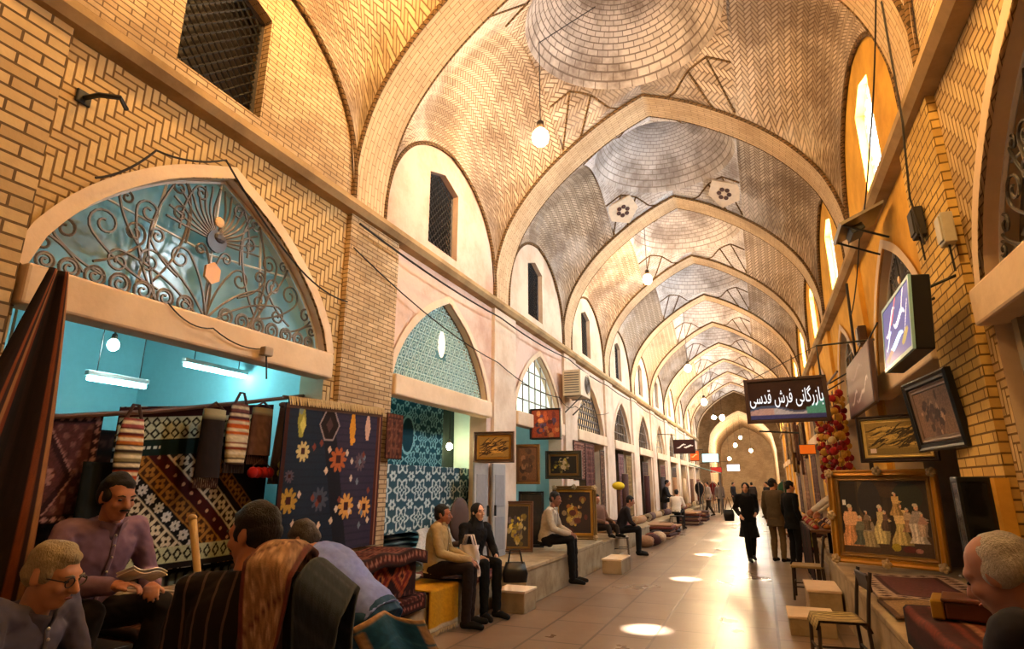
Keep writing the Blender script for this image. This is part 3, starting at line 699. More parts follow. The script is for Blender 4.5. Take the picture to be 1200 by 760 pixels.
def fanlight(side, k, style, pane, wire=M_iron):
    X = (XL - .06 if side < 0 else XR + .06) ; out = -side; yo = 3.4 + 4 * k; xg = X - out * .1; xp = X - out * .2
    WIN_N[0] += 1; w = bpy.data.objects.new('window_%d' % WIN_N[0], None); COL.objects.link(w); struct(w)
    MB().grid(lambda a, b: (xp, yo + lerp(-1.4, 1.4, a), lerp(2.88, zO(lerp(-1.4, 1.4, a)), b)), 36, 1).build('pane', pane, w)
    m = MB(); P = [(xg, yo + v, zO(v) - .012) for v in np.linspace(-1.4, 1.4, 41)]; m.tube(P + [(xg, yo + 1.4, 2.915), (xg, yo - 1.4, 2.915)], .018, 5, True); m.build('frame', M_white if style in ('scroll', 'mull') else wire, w)
    if style == 'scroll':
        m = MB(); R = .0105
        for s in (-1, 1):
            C = []
            for i, (v, r) in enumerate([(.2, .07), (.38, .07), (.56, .075), (.74, .075), (.92, .07), (1.09, .065), (1.24, .055)]):
                C += [scroll((s * (v - .09), 2.93), (s * v, 3.0), r, s, 1.5, .1), [(s * (v + r * cos(t)), 3.0 + r * sin(t)) for t in np.linspace(0, 2 * PI, 16)]]
            C += [scroll((0, 2.92), (s * .3, 3.36), .1, -s), scroll((0, 2.92), (s * .55, 3.24), .1, -s), scroll((0, 2.92), (s * .13, 3.5), .06, -s, 1.2), scroll((s * .1, 2.95), (s * .78, 3.16), .09, -s)]
            C += [scroll((s * .45, 2.95), (s * .62, 3.62), .1, s), scroll((s * .45, 3.05), (s * .92, 3.4), .12, s), scroll((s * .5, 3.1), (s * .36, 3.72), .08, -s), scroll((s * .85, 3.02), (s * 1.16, 3.26), .09, s)]
            C += [scroll((s * .95, 3.1), (s * .7, 3.42), .09, -s), scroll((s * .62, 3.3), (s * .8, 3.66), .06, s), scroll((s * .3, 3.2), (s * .52, 3.46), .07, s), scroll((s * .28, 3.5), (s * .4, 3.94), .08, -s)]
            C += [scroll((s * 1.0, 3.0), (s * 1.27, 3.12), .06, -s), scroll((s * .35, 3.6), (s * .2, 3.98), .07, s), [(s * lerp(.45, .62, math.sin(t * PI) * .8), lerp(2.95, 3.95, t)) for t in np.linspace(0, 1, 20)]]
            for j, a in enumerate(np.linspace(.12, 1.5, 9)): C.append([(s * (.09 + .0 * t) * sin(a) + s * t * .42 * sin(a) + s * .03 * sin(5 * t), 3.62 + (.1 + t * .46) * cos(a)) for t in np.linspace(0, 1, 8)])
            for c in C: clip(m, c, xg, yo, R)
        m.build('scrollwork', wire, w)
        m = MB()
        for v in (-.62, .0, .62, ):
            m.tube([(xg - out * .03, yo + v, 2.9), (xg - out * .03, yo + v * .8, zO(v * .8) - .02)], .012, 5)
        for s in (-1, 1): m.tube([(xg - out * .03, yo, 3.5), (xg - out * .03, yo + s * .95, 3.6)], .01, 5)
        m.build('glazing_bar', M_white, w)
        Mx = Matrix(((0, 0, 1), (1, 0, 0), (0, 1, 0)))
        MB().prism([(.085 * cos(t), .1 * sin(t)) for t in np.arange(6) * PI / 3 + PI / 6], -.012, .012, Mx, (xg + out * .01, yo, 3.33)).build('hexagon_plate', simple('amber_plate', (.86, .6, .16), .4), w)
        m = MB(); m.lathe([(.02, -.012), (.1, -.01), (.1, .01), (.02, .012)], (xg + out * .01, yo, 3.62), 16, Mx); m.ball((xg + out * .02, yo + .02, 3.66), (.02, .06, .05), 10); m.build('medallion', simple('dark_medallion', (.16, .13, .16), .4), w)
        MB().ball((xg + out * .015, yo, 3.8), (.015, .05, .05), 10).build('boss', simple('pale_boss', (.9, .72, .5), .4), w)
    elif style == 'lace':
        m = MB(); c = .165
        for j in range(-1, 10):
            for i in range(-10, 11):
                v = (i + .5 * (j % 2)) * c; z = 2.98 + j * c * .866
                if math.hypot(v, (z - 3.55) * .7) < .13: continue
                clip(m, [(v + c * (.47 + .1 * cos(6 * t)) * cos(t), z + c * (.47 + .1 * cos(6 * t)) * sin(t)) for t in np.linspace(0, 2 * PI, 19)], xg, yo, .011)
                clip(m, [(v + c * .2 * cos(t), z + c * .2 * sin(t)) for t in np.linspace(0, 2 * PI, 9)], xg, yo, .01)
        m.build('lacework', M_lace, w)
        MB().ball((xg + out * .01, yo + .0, 3.58), (.03, .09, .2), 14).build('glowing_medallion', emit('oval_glow', (1, .75, .5), 2.2), w, True)  # white oval medallion, no lamp; its brightness is put in as emission
    elif style == 'mull':
        m = MB()
        for v in np.linspace(-1.05, 1.05, 7): m.tube([(xg, yo + v, 2.9), (xg, yo + v, zO(v) - .01)], .014, 5)
        for z in (3.2, 3.5, 3.8): 
            h = max(v for v in np.linspace(0, 1.4, 141) if zO(v) > z); m.tube([(xg, yo - h, z), (xg, yo + h, z)], .014, 5)
        m.build('glazing_bar', M_iron, w)
    elif style == 'honey':
        m = MB(); c = .2
        for j in range(-1, 9):
            for i in range(-8, 9):
                v = (i + .5 * (j % 2)) * c; z = 2.98 + j * c * .866
                clip(m, [(v + c * .52 * cos(t), z + c * .52 * sin(t)) for t in np.linspace(PI / 6, 2 * PI + PI / 6, 7)], xg, yo, .02)
        m.build('honeycomb_lattice', M_dark, w)
    return w
M_lace = simple('pale_ironwork', (.68, .80, .78), .5)
M_litpane = pane_mat('lit_pane', (.85, .95, .8), 1.6); M_litwarm = pane_mat('warm_lit_pane', (1, .72, .4), 1.3)
M_duskpane = glassy('dark_pane', (.2, .15, .13), .9)
fanlight(-1, 0, 'scroll', M_fan); fanlight(-1, 1, 'lace', M_fan3); fanlight(-1, 2, 'mull', M_litpane, M_white); fanlight(-1, 3, 'honey', M_litwarm, M_dark)
for k in range(4, NB): fanlight(-1, k, 'mull', M_duskpane if k % 3 else M_litwarm, M_white)
fanlight(1, 0, 'scroll', M_fan2, simple('grey_scroll_iron', (.3, .28, .26), .5)); fanlight(1, 1, 'scroll', M_fan2, simple('grey_scroll_iron', (.3, .28, .26), .5))
for k in range(2, NB): fanlight(1, k, 'mull', M_duskpane, M_dark)

# ------------------------------------------------------------------ left platforms
platform(-7.6, -3.5, -2.6, 8.05, .45)
platform(-6.6, -3.12, 8.12, 12.42, .5)
platform(-6.6, -3.3, 12.5, YE, .4)
platform(.78, 3.4, 3.0, 10.3, .62)
platform(1.1, 3.0, 10.4, YE, .35)

# ------------------------------------------------------------------ the nearest carpet shop (left)
tube_light((-5.6, 3.73, 2.55), .6, 'left white tube light hanging in the teal shop', 60, 0, 2.0)
tube_light((-5.55, 4.78, 2.84), .86, 'right white tube light hanging higher in the teal shop', 60, 0, 1.6)
tube_light((-5.1, 6.9, 2.95), 1.0, 'white tube light over the teal rugs in the second shop', 60, 0, 1.6)
bulb(-5.5, 3.56, 2.86, 4.6, 'small white bulb hanging inside the nearest teal shop', (.6, .95, 1), 140, .05)
bulb(-4.7, 8.75, 2.2, 4.5, 'warm little bulb in front of the dark cloth in the second shop', (1, .72, .35), 180, .05)
M_rope = simple('hemp_rope', (.62, .55, .42), .9)
r = thing('hanging_rail', 'long pole across the shop front carrying the rugs and bags', 'pole', (-4.3, 2.1, 1.97))
MB().tube([(0, .0, 0), (0, 1.0, .16), (0, 2.0, .36), (0, 3.2, .62)], .018, 8).build('pole', M_wood, r)
m = MB()
for y, z in ((.05, 0), (3.15, .61)): m.tube([(0, y, z), (-.02, y, z + .5), (-.02, y, 2.2)], .008, 5)
m.build('cord', M_rope, r)
hang('wall_rug', 'mauve medallion rug hanging at the left end of the shop pole', -4.36, 2.12, 2.84, 1.35, 2.03, rug_medallion((.36, .2, .2), (.66, .48, .45), (.2, .1, .12), .72, .68), 60, 60, .012, 2, top=.05)
hang('flatweave_rug', 'large dark kilim with diagonal rows of white and mustard flowers', -4.40, 2.98, 4.5, .95, 2.16, kilim_diag, 190, 170, .012, 2, top=.2)
hang('dark_rug', 'dark red rug edge hanging between the flower kilim and the blue kilim', -4.22, 4.5, 4.77, .95, 2.42, persian((.24, .09, .06), (.4, .18, .12), (.12, .05, .04), .5, 1.4, 40, .1), 40, 70, .03, 1)
# saddle bags hung from the pole
M_bagback = simple('bag_cloth', (.3, .2, .17), .9)
def saddle_bag(X, y, ztop, w, h, cols, label, tass=(.15, .08, .06)):
    t = thing('saddle_bag', label, 'bag', (X, y, ztop - h), group='woven saddle bags on the shop pole')
    m = MB(); n = len(cols)
    def fn(a, b):
        th = 2 * PI * a; ww = w / 2 * (.7 + .3 * sin(PI * (1 - b) * .9 + .2)); return (.055 * sin(th) * (1 - .6 * b) , ww * cos(th), h * b)
    def cl(u, v): P = Pt(u, v, w, h, cols[0]); k = np.clip((v * n).astype(int), 0, n - 1); P.c = np.array(cols)[k].astype(float); zz = (v * n * 1.0) % 1; P.m((abs(zz - .5) < .13) & (((u * 24) % 1) < .5), (.9, .85, .72)); return P.noise(.2).c
    m.grid(fn, 24, 40, col=cl); m.build('bag', M_woven, t, True, vcol=True)
    MB().tube([(0, -w * .3, h * .98), (0, -.02, h + .1), (0, .02, h + .1), (0, w * .3, h * .98)], .012, 6).build('strap', M_bagback, t)
    m = MB()
    for i in range(9): yy = lerp(-w * .42, w * .42, i / 8); m.tube([(0, yy, .02), (0, yy, -.07)], [.008, .012], 5)
    m.build('tassel', simple('bag_tassel', tass, .9), t); return t
saddle_bag(-4.18, 2.95, 2.06, .2, .48, [(.85, .55, .15), (.7, .25, .1), (.15, .1, .1), (.55, .5, .35), (.2, .15, .12), (.75, .42, .15), (.35, .1, .1), (.62, .3, .3)], 'striped orange and cream saddle bag hanging on the left of the pole')
saddle_bag(-4.18, 3.9, 2.28, .24, .52, [(.2, .12, .1), (.8, .72, .55), (.5, .2, .12), (.85, .8, .68), (.8, .38, .12), (.78, .35, .12), (.3, .15, .2), (.5, .3, .3)], 'orange and white saddle bag hanging in the middle of the pole')
def plain_bag(X, y, zt, w, h, c, label):
    t = thing('wool_bag', label, 'bag', (X, y, zt - h), group='plain wool bags on the shop pole')
    MB().grid(lambda a, b: (.05 * sin(2 * PI * a), w / 2 * cos(2 * PI * a) * (1.0 - .12 * b), h * b), 24, 12, col=lambda u, v: Pt(u, v, w, h, c).noise(.3).m(v > .85, (.7, .68, .55)).c).build('bag', M_woven, t, True, vcol=True)
    m = MB()
    for i in range(12): yy = lerp(-w * .46, w * .46, i / 11); m.tube([(0, yy, .01), (0, yy, -.08)], [.006, .009], 4)
    m.build('fringe', M_bagback, t); MB().tube([(0, -w * .4, h), (0, 0, h + .06), (0, w * .4, h)], .01, 5).build('strap', M_bagback, t)
plain_bag(-4.17, 4.15, 2.27, .26, .42, (.42, .30, .27), 'plain brown wool bag hanging right of the orange bag')
plain_bag(-4.16, 3.62, 2.2, .24, .55, (.12, .08, .08), 'nearly black wool bag hanging left of the orange bag')
t = thing('tassel_bunch', 'bunch of long dark tassels hanging on the pole beside the blue kilim', 'tassels', (-4.16, 4.4, 1.6)); m = MB()
for i in range(16): y = lerp(-.09, .09, i / 15); m.tube([(random.uniform(-.03, .03), y, 0), (0, y * .8, .4), (0, y * .5, .72)], [.014, .011, .006], 5)
m.build('strand', simple('tassel_wool', (.28, .2, .17), .9), t); MB().ball((0, 0, .73), (.03, .07, .03), 10).build('knot', M_bagback, t)
t = thing('pompom', 'bright red woollen pompom cluster under the plain brown bag', 'pompom', (-4.12, 4.15, 1.66)); m = MB()
for y in (-.09, -.03, .04, .1): m.ball((0, y, .04), (.045, .05, .05), 10)
m.build('wool_ball', simple('red_wool', (.62, .06, .07), .95), t, True); MB().tube([(0, -.1, .09), (0, 0, .16), (0, .1, .09)], .006, 5).build('string', M_bagback, t)
t = thing('pompom', 'pale yellow woollen pompom hanging beside the dark tassels', 'pompom', (-4.08, 4.36, 1.7)); m = MB()
for z in (0, .07): m.ball((0, 0, z), (.04, .04, .04), 10)
m.build('wool_ball', simple('yellow_wool', (.8, .75, .4), .95), t, True); MB().tube([(0, 0, .1), (0, 0, .5)], .006, 5).build('string', M_bagback, t)
# tall striped curtain at the left jamb
M_strip = stripes([(.13, .08, .06), (.15, .09, .07), (.16, .1, .08), (.5, .25, .12), (.2, .1, .08), (.62, .42, .25), (.45, .2, .1), (.14, .09, .07), (.12, .08, .06), (.17, .1, .08)], .62)
def cur(a, b):
    w = lerp(.42, .06, b ** 1.5); return (-3.72 + .05 * math.sin(a * 9) * (1 - b * .7), 2.0 - .3 * (1 - b) + w * (a - .35) * 1.6, lerp(.5, 2.82, b))
cloth('striped_hanging', 'tall dark brown hanging with orange stripes tied up at the left jamb', 'hanging', cur, M_strip, 60, 60, (-3.72, 1.9, .5))
hang('dark_cloth', 'black woven cloth slanting down left of the diagonal kilim', -4.27, 2.7, 3.08, 1.1, 1.75, stripes([(.06, .08, .07), (.1, .11, .1), (.05, .06, .06)], .2, True, .4, .8), 20, 20, .03, 2)
# blue kilim on the pier
hang('kilim', 'large blue and purple kilim with scattered motifs hung on the brick pier', -3.93, 4.17, 5.68, .97, 2.32, kilim_blue, 170, 160, .01, 2, fringe=.0, cat='kilim', top=.06)
t = thing('fringe_rod', 'thin pole with a beige fringe along the top of the blue kilim', 'rod', (-3.95, 4.2, 2.37)); MB().tube([(0, -.05, 0), (0, 1.55, .06)], .014, 6).build('rod', M_wood, t); m = MB()
for i in range(70): y = i / 69 * 1.5; m.tube([(.03, y, .01 + y * .04), (.05, y + random.uniform(-.01, .01), -.07 + y * .04)], [.009, .004], 4)
m.build('fringe', M_fringe, t)
# carpet-covered chest and platform rugs
def chest():
    t = thing('carpet_chest', 'bench covered with red carpets showing orange diamonds beside the blue kilim', 'bench', (-3.84, 5.18, .495))
    def side(u, v):
        P = Pt(u, v, 1.3, .45, (.17, .05, .045))
        for x in (.28, .66, 1.04): P.dia(x, .22, .19, .21, (.62, .27, .12)); P.dia(x, .22, .14, .15, (.42, .1, .07)); P.dia(x, .22, .07, .09, (.7, .38, .2)); P.dia(x, .22, .03, .05, (.2, .05, .05))
        P.m((np.sin(P.x * 70) > .6) & (abs(P.y - .22) > .17), (.45, .25, .2)); return P.noise(.3).c
    m = MB(); m.grid(lambda a, b: (.34, lerp(-.66, .66, a), lerp(0, .42, b)), 60, 24, col=side); m.grid(lambda a, b: (lerp(-.12, .34, b), -.66, lerp(.42, 0, a)), 20, 20, col=side); m.grid(lambda a, b: (lerp(.34, -.12, b), .66, lerp(0, .42, a)), 20, 20, col=side)
    m.grid(lambda a, b: (lerp(-.12, .34, b), lerp(-.66, .66, a), .42), 8, 8, col=side); m.build('carpet_cover', M_woven, t, vcol=True)
    top = persian((.3, .1, .08), (.62, .4, .32), (.16, .05, .05), 1.45, .9, 40, .14)
    def tp(a, b):
        y = lerp(-.74, .74, a)
        return (lerp(-.125, .42, min(1, b * 1.15)), y, .44 + .015 * math.sin(a * 17) - (.0 if b < .87 else (b - .87) * .9) - .05 * abs(y) ** 3)
    MB().grid(tp, 80, 40, col=top).build('top_carpet', M_woven, t, True, vcol=True, solid=.025)
chest()
def drape(x0, x1, ztop, zlow, y0, y1):
    "sheet lying on a platform and hanging over its front edge; b from back to the lower hem"
    L1 = abs(x1 - x0); L2 = ztop - zlow
    def fn(a, b):
        s = b * (L1 + L2); y = lerp(y0, y1, a)
        if s < L1: return (x0 + s, y, ztop + .006 * math.sin(a * 14 + b * 8))
        return (x1 + .03 + .012 * math.sin(a * 11), y, ztop - (s - L1))
    return fn
def lie(name, label, fn, painter, nu, nv, loc, cat='rug', group=None, fringe=None): return cloth(name, label, cat, fn, painter, nu, nv, loc, group, fringe=fringe)
lie('platform_rug', 'dark red patterned rug draped over the platform edge under the carpet bench', drape(-3.95, -3.47, .475, .33, 4.35, 5.98), persian((.25, .07, .06), (.58, .34, .28), (.12, .04, .04), 1.6, .7, 34, .12), 90, 40, (-3.7, 5.1, .46))
y_ = drape(-3.95, -3.47, .48, .06, 6.05, 6.74)
lie('yellow_rug', 'plain mustard yellow rug draped over the platform edge beside the seated man', y_, lambda u, v: Pt(u, v, .7, 1, (.80, .56, .08)).m(v > .955, (.8, .74, .62)).noise(.12).c, 30, 50, (-3.7, 6.3, .46), fringe=([y_(i / 6, 1) for i in range(7)], (0.1, 0, -1), .05))
lie('seat_rug', 'faded red rug spread on the platform behind the seated couple', drape(-4.3, -3.47, .485, .4, 6.85, 8.0), persian((.42, .2, .2), (.62, .45, .42), (.25, .12, .12), 1.1, 1, 30, .1), 40, 40, (-3.9, 7.4, .46))
# loose carpets lying on the near platform, behind the seated man
RC = [((.28, .12, .1), (.55, .4, .34)), ((.2, .12, .1), (.45, .3, .25)), ((.4, .22, .18), (.65, .55, .48)), ((.3, .2, .16), (.6, .5, .42)), ((.24, .08, .08), (.5, .25, .2))]
CL = ['brown and cream rug folded at the bottom of the low pile', 'dark rug in the low pile below the diagonal kilim', 'rose rug with pale border in the low pile', 'wavy striped rug topping the low pile by the flower kilim', 'wine red rug spread over the front of the near platform']
for i, (a, b) in enumerate(RC[:4]):
    x0 = -4.35 + .04 * i; zz = .61 + .08 * i
    cloth('folded_rug', CL[i], 'rug', (lambda zz, x0, i: lambda a, b: (lerp(x0 - .05, -3.72 + .05 * i, b), lerp(2.75 + .1 * i, 4.2 - .1 * i, a), zz + .025 * math.sin(a * 9) - (.03 * max(0, b - .9) / .1)))(zz, x0, i), persian(a, b, (.12, .06, .06), 1.4, .8, 28, .12) if i != 3 else stripes([(.8, .74, .68), (.3, .15, .13), (.7, .6, .52), (.2, .12, .1)], .16, True, 1.4, .8), 50, 30, (x0, 3.4, zz - .03), th=.05)
cloth('front_rug', CL[4], 'rug', drape(-4.0, -3.46, .475, .2, 2.5, 4.25), persian((.3, .13, .1), (.6, .45, .36), (.14, .06, .05), 1.7, .8, 30, .14), 80, 40, (-3.7, 3.4, .46))
# ------------------------------------------------------------------ people
SKIN = (.74, .52, .40); SKIN2 = (.66, .44, .33)
def frame(fwd, up=(0, 0, 1)):
    f = Vector(fwd).normalized(); u = Vector(up); r = f.cross(u).normalized(); u = r.cross(f); return Matrix((r, f, u)).transposed()   # local x right, y forward, z up
def hand(m, wrist, direc, normal, thumb, s=1.0, curl=.5, r=.0085):
    "palm, four unequal curled fingers and a thumb leaving the side of the palm; normal points out of the palm"
    d = Vector(direc).normalized(); n = Vector(normal); n = (n - d * n.dot(d)).normalized(); sx = d.cross(n) * thumb; w = Vector(wrist)
    m.capsule(w, w + d * .03 * s, .026 * s, .03 * s, 10)
    for k in range(4):
        off = (k - 1.5) * .0205 * s; b = w + d * .085 * s + sx * (-off); m.capsule(w + d * .02 * s + sx * (-off * .7), b, .0155 * s, .0125 * s, 8)
        L = [.075, .085, .08, .062][k] * s; p = b; a = 0
        for j, fr in enumerate((.45, .32, .23)):
            a += curl * (.55 + .25 * j); q = p + (d * cos(a) + n * sin(a)) * L * fr; m.capsule(p, q, (r - .0006 * j) * s, (r - .0006 * (j + 1)) * s, 7); p = q
    b = w + d * .03 * s + sx * .026 * s; e = b + (d * .7 + sx * .62 + n * .35).normalized() * .04 * s; m.capsule(w + d * .012 * s, b, .016 * s, .014 * s, 8)
    m.capsule(b, e, .0125 * s, .0105 * s, 8); m.capsule(e, e + (d * .9 + sx * .1 + n * .45 * curl).normalized() * .032 * s, .0105 * s, .0085 * s, 8)
def ring(c, rx, ry, M, n=18, sq=2.4):
    out = []
    for k in range(n):
        a = 2 * PI * k / n; ca, sa = cos(a), sin(a); out.append(Vector(c) + M @ V(rx * math.copysign(abs(ca) ** (2 / sq), ca), ry * math.copysign(abs(sa) ** (2 / sq), sa), 0))
    return out
STAND = dict(pelvis=(0, 0, .94), chest=(0, .01, 1.27), neck=(0, .0, 1.46), head=(0, .035, 1.60), shL=(-.185, 0, 1.405), shR=(.185, 0, 1.405), elL=(-.235, -.03, 1.12), elR=(.235, -.03, 1.12), wrL=(-.24, .06, .88), wrR=(.24, .06, .88),
             hipL=(-.09, 0, .92), hipR=(.09, 0, .92), knL=(-.1, .03, .5), knR=(.1, .03, .5), anL=(-.1, -.02, .085), anR=(.1, -.02, .085), toL=(-.12, .15, .035), toR=(.12, .15, .035))
def seated(s, lean=.1, spread=.14, foot=.42, drop=None):
    h = s + .15; d = h - .02 if drop is None else drop
    return dict(pelvis=(0, 0, h), chest=(0, lean * .7, h + .32), neck=(0, lean * 1.15, h + .50), head=(0, lean * 1.35 + .04, h + .645), shL=(-.185, lean, h + .445), shR=(.185, lean, h + .445),
                elL=(-.25, lean + .08, h + .18), elR=(.25, lean + .08, h + .18), wrL=(-.13, .34, h + .12), wrR=(.13, .34, h + .12), hipL=(-.09, .02, h), hipR=(.09, .02, h), knL=(-spread, .44, h + .02), knR=(spread, .44, h + .02),
                anL=(-spread, foot, h - d + .07), anR=(spread, foot, h - d + .07), toL=(-spread - .03, foot + .17, h - d + .02), toR=(spread + .03, foot + .17, h - d + .02))
from mathutils import noise as mnoise
def wrinkle(o, amp=.0075):
    me = o.data; n = len(me.vertices); co = np.empty(n * 3, np.float32); no = np.empty(n * 3, np.float32); me.vertices.foreach_get('co', co); me.vertices.foreach_get('normal', no)
    c = co.reshape(-1, 3); d = np.array([mnoise.noise(V(p[0] * 9 + 3, p[1] * 9, p[2] * 15 + p[0] * 8)) + .5 * mnoise.noise(V(p[0] * 22, p[1] * 22, p[2] * 34 - p[0] * 20)) for p in c], np.float32)
    me.vertices.foreach_set('co', (c + no.reshape(-1, 3) * (d * amp)[:, None]).ravel()); me.update(); return o
def person(label, loc, rz, pose=None, scale=1.0, face=(0, 1, 0), skin=SKIN, hair=('short', (.08, .06, .05)), shirt=(.5, .5, .5), trousers=(.1, .09, .08), shoes=(.06, .05, .04), sleeves='long', vox=.012, group=None, fem=False,
           handL=None, handR=None, coat=None, shirt_mat=None, detail=True, glasses=False, stache=False, girth=1.0, fat=1.0, curl=.5):
    J = {k: Vector(v) for k, v in STAND.items()}
    if pose: J.update({k: Vector(v) for k, v in pose.items()})
    t = thing('person', label, 'person', loc, rz, group); t.scale = (scale,) * 3
    up = (J['chest'] - J['pelvis']).normalized(); sh = (J['shR'] - J['shL']).normalized(); hp = (J['hipR'] - J['hipL']).normalized()
    def MM(x, z): z = Vector(z).normalized(); x = Vector(x); x = (x - z * x.dot(z)).normalized(); return Matrix((x, z.cross(x), z)).transposed()
    M0, M1 = MM(hp, up), MM(sh, (J['neck'] - J['chest']).normalized())
    def torso(m, e=0.0, low=0.0, hem=None):
        P, C, N = J['pelvis'], J['chest'], J['neck']; g = girth; wsh = (J['shR'] - J['shL']).length / 2
        R = []
        if hem: R.append(ring(P - up * hem[0], .165 * g + e + hem[1], .125 * g + e + hem[1], M0))
        R += [ring(P - up * (.06 + low), .15 * g + e, .105 * g + e, M0), ring(P + up * .04, .165 * g + e, .118 * g + e, M0), ring(P.lerp(C, .45), (.142 if not fem else .128) * g + e, .108 * g * fat + e, M0), ring(P.lerp(C, .8), .16 * g + e, .118 * g + e, M0 if True else M1),
              ring(C + (N - C) * .25, .172 + e, .12 * g + e, M1), ring(C + (N - C) * .6, .165 + e, .1 + e, M1), ring(C + (N - C) * .82, .12 + e, .078 + e, M1), ring(N, .062 + e, .062 + e, M1)]
        m.loft(R)
    def arm(m, s, e=0.0, upto=1.0):
        a, b, c = J['sh' + s], J['el' + s], J['wr' + s]; m.capsule(a, b, .052 + e, .041 + e); m.capsule(b, b.lerp(c, upto), .042 + e, .028 + e + (.004 if e else 0))
        m.capsule(J['neck'].lerp(a, .35) - V(0, 0, .03), a, .05 + e, .055 + e)
    def leg(m, s, e=0.0, upto=1.0):
        a, b, c = J['hip' + s], J['kn' + s], J['an' + s]; m.capsule(a, b, .083 * girth + e, .056 + e); m.capsule(b, b.lerp(c, .35), .055 + e, .056 + e); m.capsule(b.lerp(c, .35), b.lerp(c, upto), .056 + e, .036 + e * 1.5)
    # body
    m = MB(); torso(m)
    F = frame(face); H = J['head']
    m.capsule(J['neck'] - V(0, 0, .04), H - F @ V(0, .012, .04), .056, .052)
    hd = lambda x, y, z: H + F @ V(x, y, z)
    m.ball(hd(0, -.012, .035), (.074, .092, .082), 18, F); m.ball(hd(0, .022, -.03), (.06, .07, .08), 16, F); m.ball(hd(0, .045, -.085), (.04, .042, .032), 12, F); m.ball(hd(0, .07, .02), (.055, .026, .03), 12, F)
    m.capsule(hd(0, .09, .012), hd(0, .112, -.028), .0095, .0155); m.ball(hd(0, .1, -.034), (.02, .014, .01), 8, F); m.ball(hd(0, .082, -.062), (.026, .018, .014), 10, F)
    for s in (-1, 1):
        m.ball(hd(s * .038, .068, -.025), (.022, .022, .022), 8, F); m.ball(hd(s * .074, -.008, -.008), (.011, .022, .033), 8, F)
    for s in 'LR':
        arm(m, s); leg(m, s); a, b = J['an' + s], J['to' + s]; m.capsule(a - V(0, 0, .01), b, .036, .024)
        w, e = J['wr' + s], J['el' + s]; hp_ = (handL if s == 'L' else handR) or {}
        d = hp_.get('d') or tuple((w - e).normalized()); nrm = hp_.get('n') or (1 if s == 'L' else -1, 0, -.3)
        if detail: hand(m, w, d, nrm, hp_.get('t', 1 if s == 'L' else -1), 1.0, hp_.get('c', curl))
        else: m.capsule(w, w + Vector(d) * .09, .03, .022)
    o = m.build('body', simple('skin_%d' % int(skin[0] * 1000), skin, .55, var=.06), t); remesh(o, vox, 2)
    # clothing
    e = .014
    def cl(name, fn, col, mat=None, v=None, sm=3):
        m = MB(); fn(m); mt = mat or simple('cloth_%02x%02x%02x' % tuple(int(x * 255) for x in col), col, .85, var=.22, sc=30, spec=.2)
        o = m.build(name, mt, t); remesh(o, v or vox * 1.15, sm); return wrinkle(o) if detail and 'shoe' not in name else o
    seat_ = abs(J['knL'].z - J['hipL'].z) < .2 or up.z < .8
    def f_shirt(m):
        torso(m, e, .02 if not seat_ else -.02, ((.14, .028) if not seat_ else (.05, .004)) if coat is None or seat_ else (coat, .05 if fem else .02))
        for s in 'LR': arm(m, s, e, .97 if sleeves == 'long' else .12)
        m.lathe([(.068, -.03), (.064, .012), (.058, .02)], J['neck'] - V(0, 0, .0), 16, M1)
    def f_tr(m):
        m.loft([ring(J['pelvis'] - up * .1, .15 * girth + .01, .12 * girth, M0), ring(J['pelvis'] + up * .07, .162 * girth + .01, .12 * girth + .01, M0)])
        for s in 'LR': leg(m, s, .013, .98); m.capsule(J['pelvis'], J['hip' + s], .1 * girth, .1 * girth)
    if detail and not coat:
        for s in (-1, 1):
            a = J['neck'] + M1 @ V(s * .012, .075, -.015); m = MB(); m.grid(lambda p, q: a + M1 @ V(s * lerp(.0, .062, p) , lerp(.02, -.03, p) * 1.0 + .006 * q, lerp(.045, -.02, q) - .02 * (1 - p) * q), 4, 4); m.build('collar', shirt_mat or simple('collar_%02x%02x%02x' % tuple(int(x * 230) for x in shirt), tuple(x * .95 for x in shirt), .85), t, True, solid=.006)
    if detail and not coat:
        ax = [(J['pelvis'].lerp(J['chest'], q), .124 * girth) for q in (.15, .4, .65, .9)] + [(J['chest'].lerp(J['neck'], q), w_) for q, w_ in ((.3, .118), (.6, .1), (.85, .078))]
        fp = [a + M0 @ V(0, w_ + e + .004, 0) if i < 4 else a + M1 @ V(0, w_ + e + .004, 0) for i, (a, w_) in enumerate(ax)]
        m = MB(); m.tube(fp, .014, 6, ell=.35); m.build('placket', shirt_mat or simple('placket_%02x%02x%02x' % tuple(int(x * 230) for x in shirt), tuple(x * .86 for x in shirt), .85), t, True)
        for q in fp[1:]: MB().ball(q + M0 @ V(0, .007, 0), .0065, 6).build('button', simple('shirt_button', (.75, .7, .65), .4), t, True)
    cl('trousers', f_tr, trousers); cl('coat' if coat else 'shirt', f_shirt, shirt, shirt_mat)
    for s_ in 'LR':
        def f_sh(m, s=s_):
            a, b = J['an' + s], J['to' + s]; d = (b - a); d.z = 0; d.normalize(); m.capsule(a - V(0, 0, .035) - d * .03, a.lerp(b, .5) - V(0, 0, .008), .044, .044); m.capsule(a.lerp(b, .5) - V(0, 0, .01), b + d * .02, .042, .034)
        cl('shoe', f_sh, shoes)
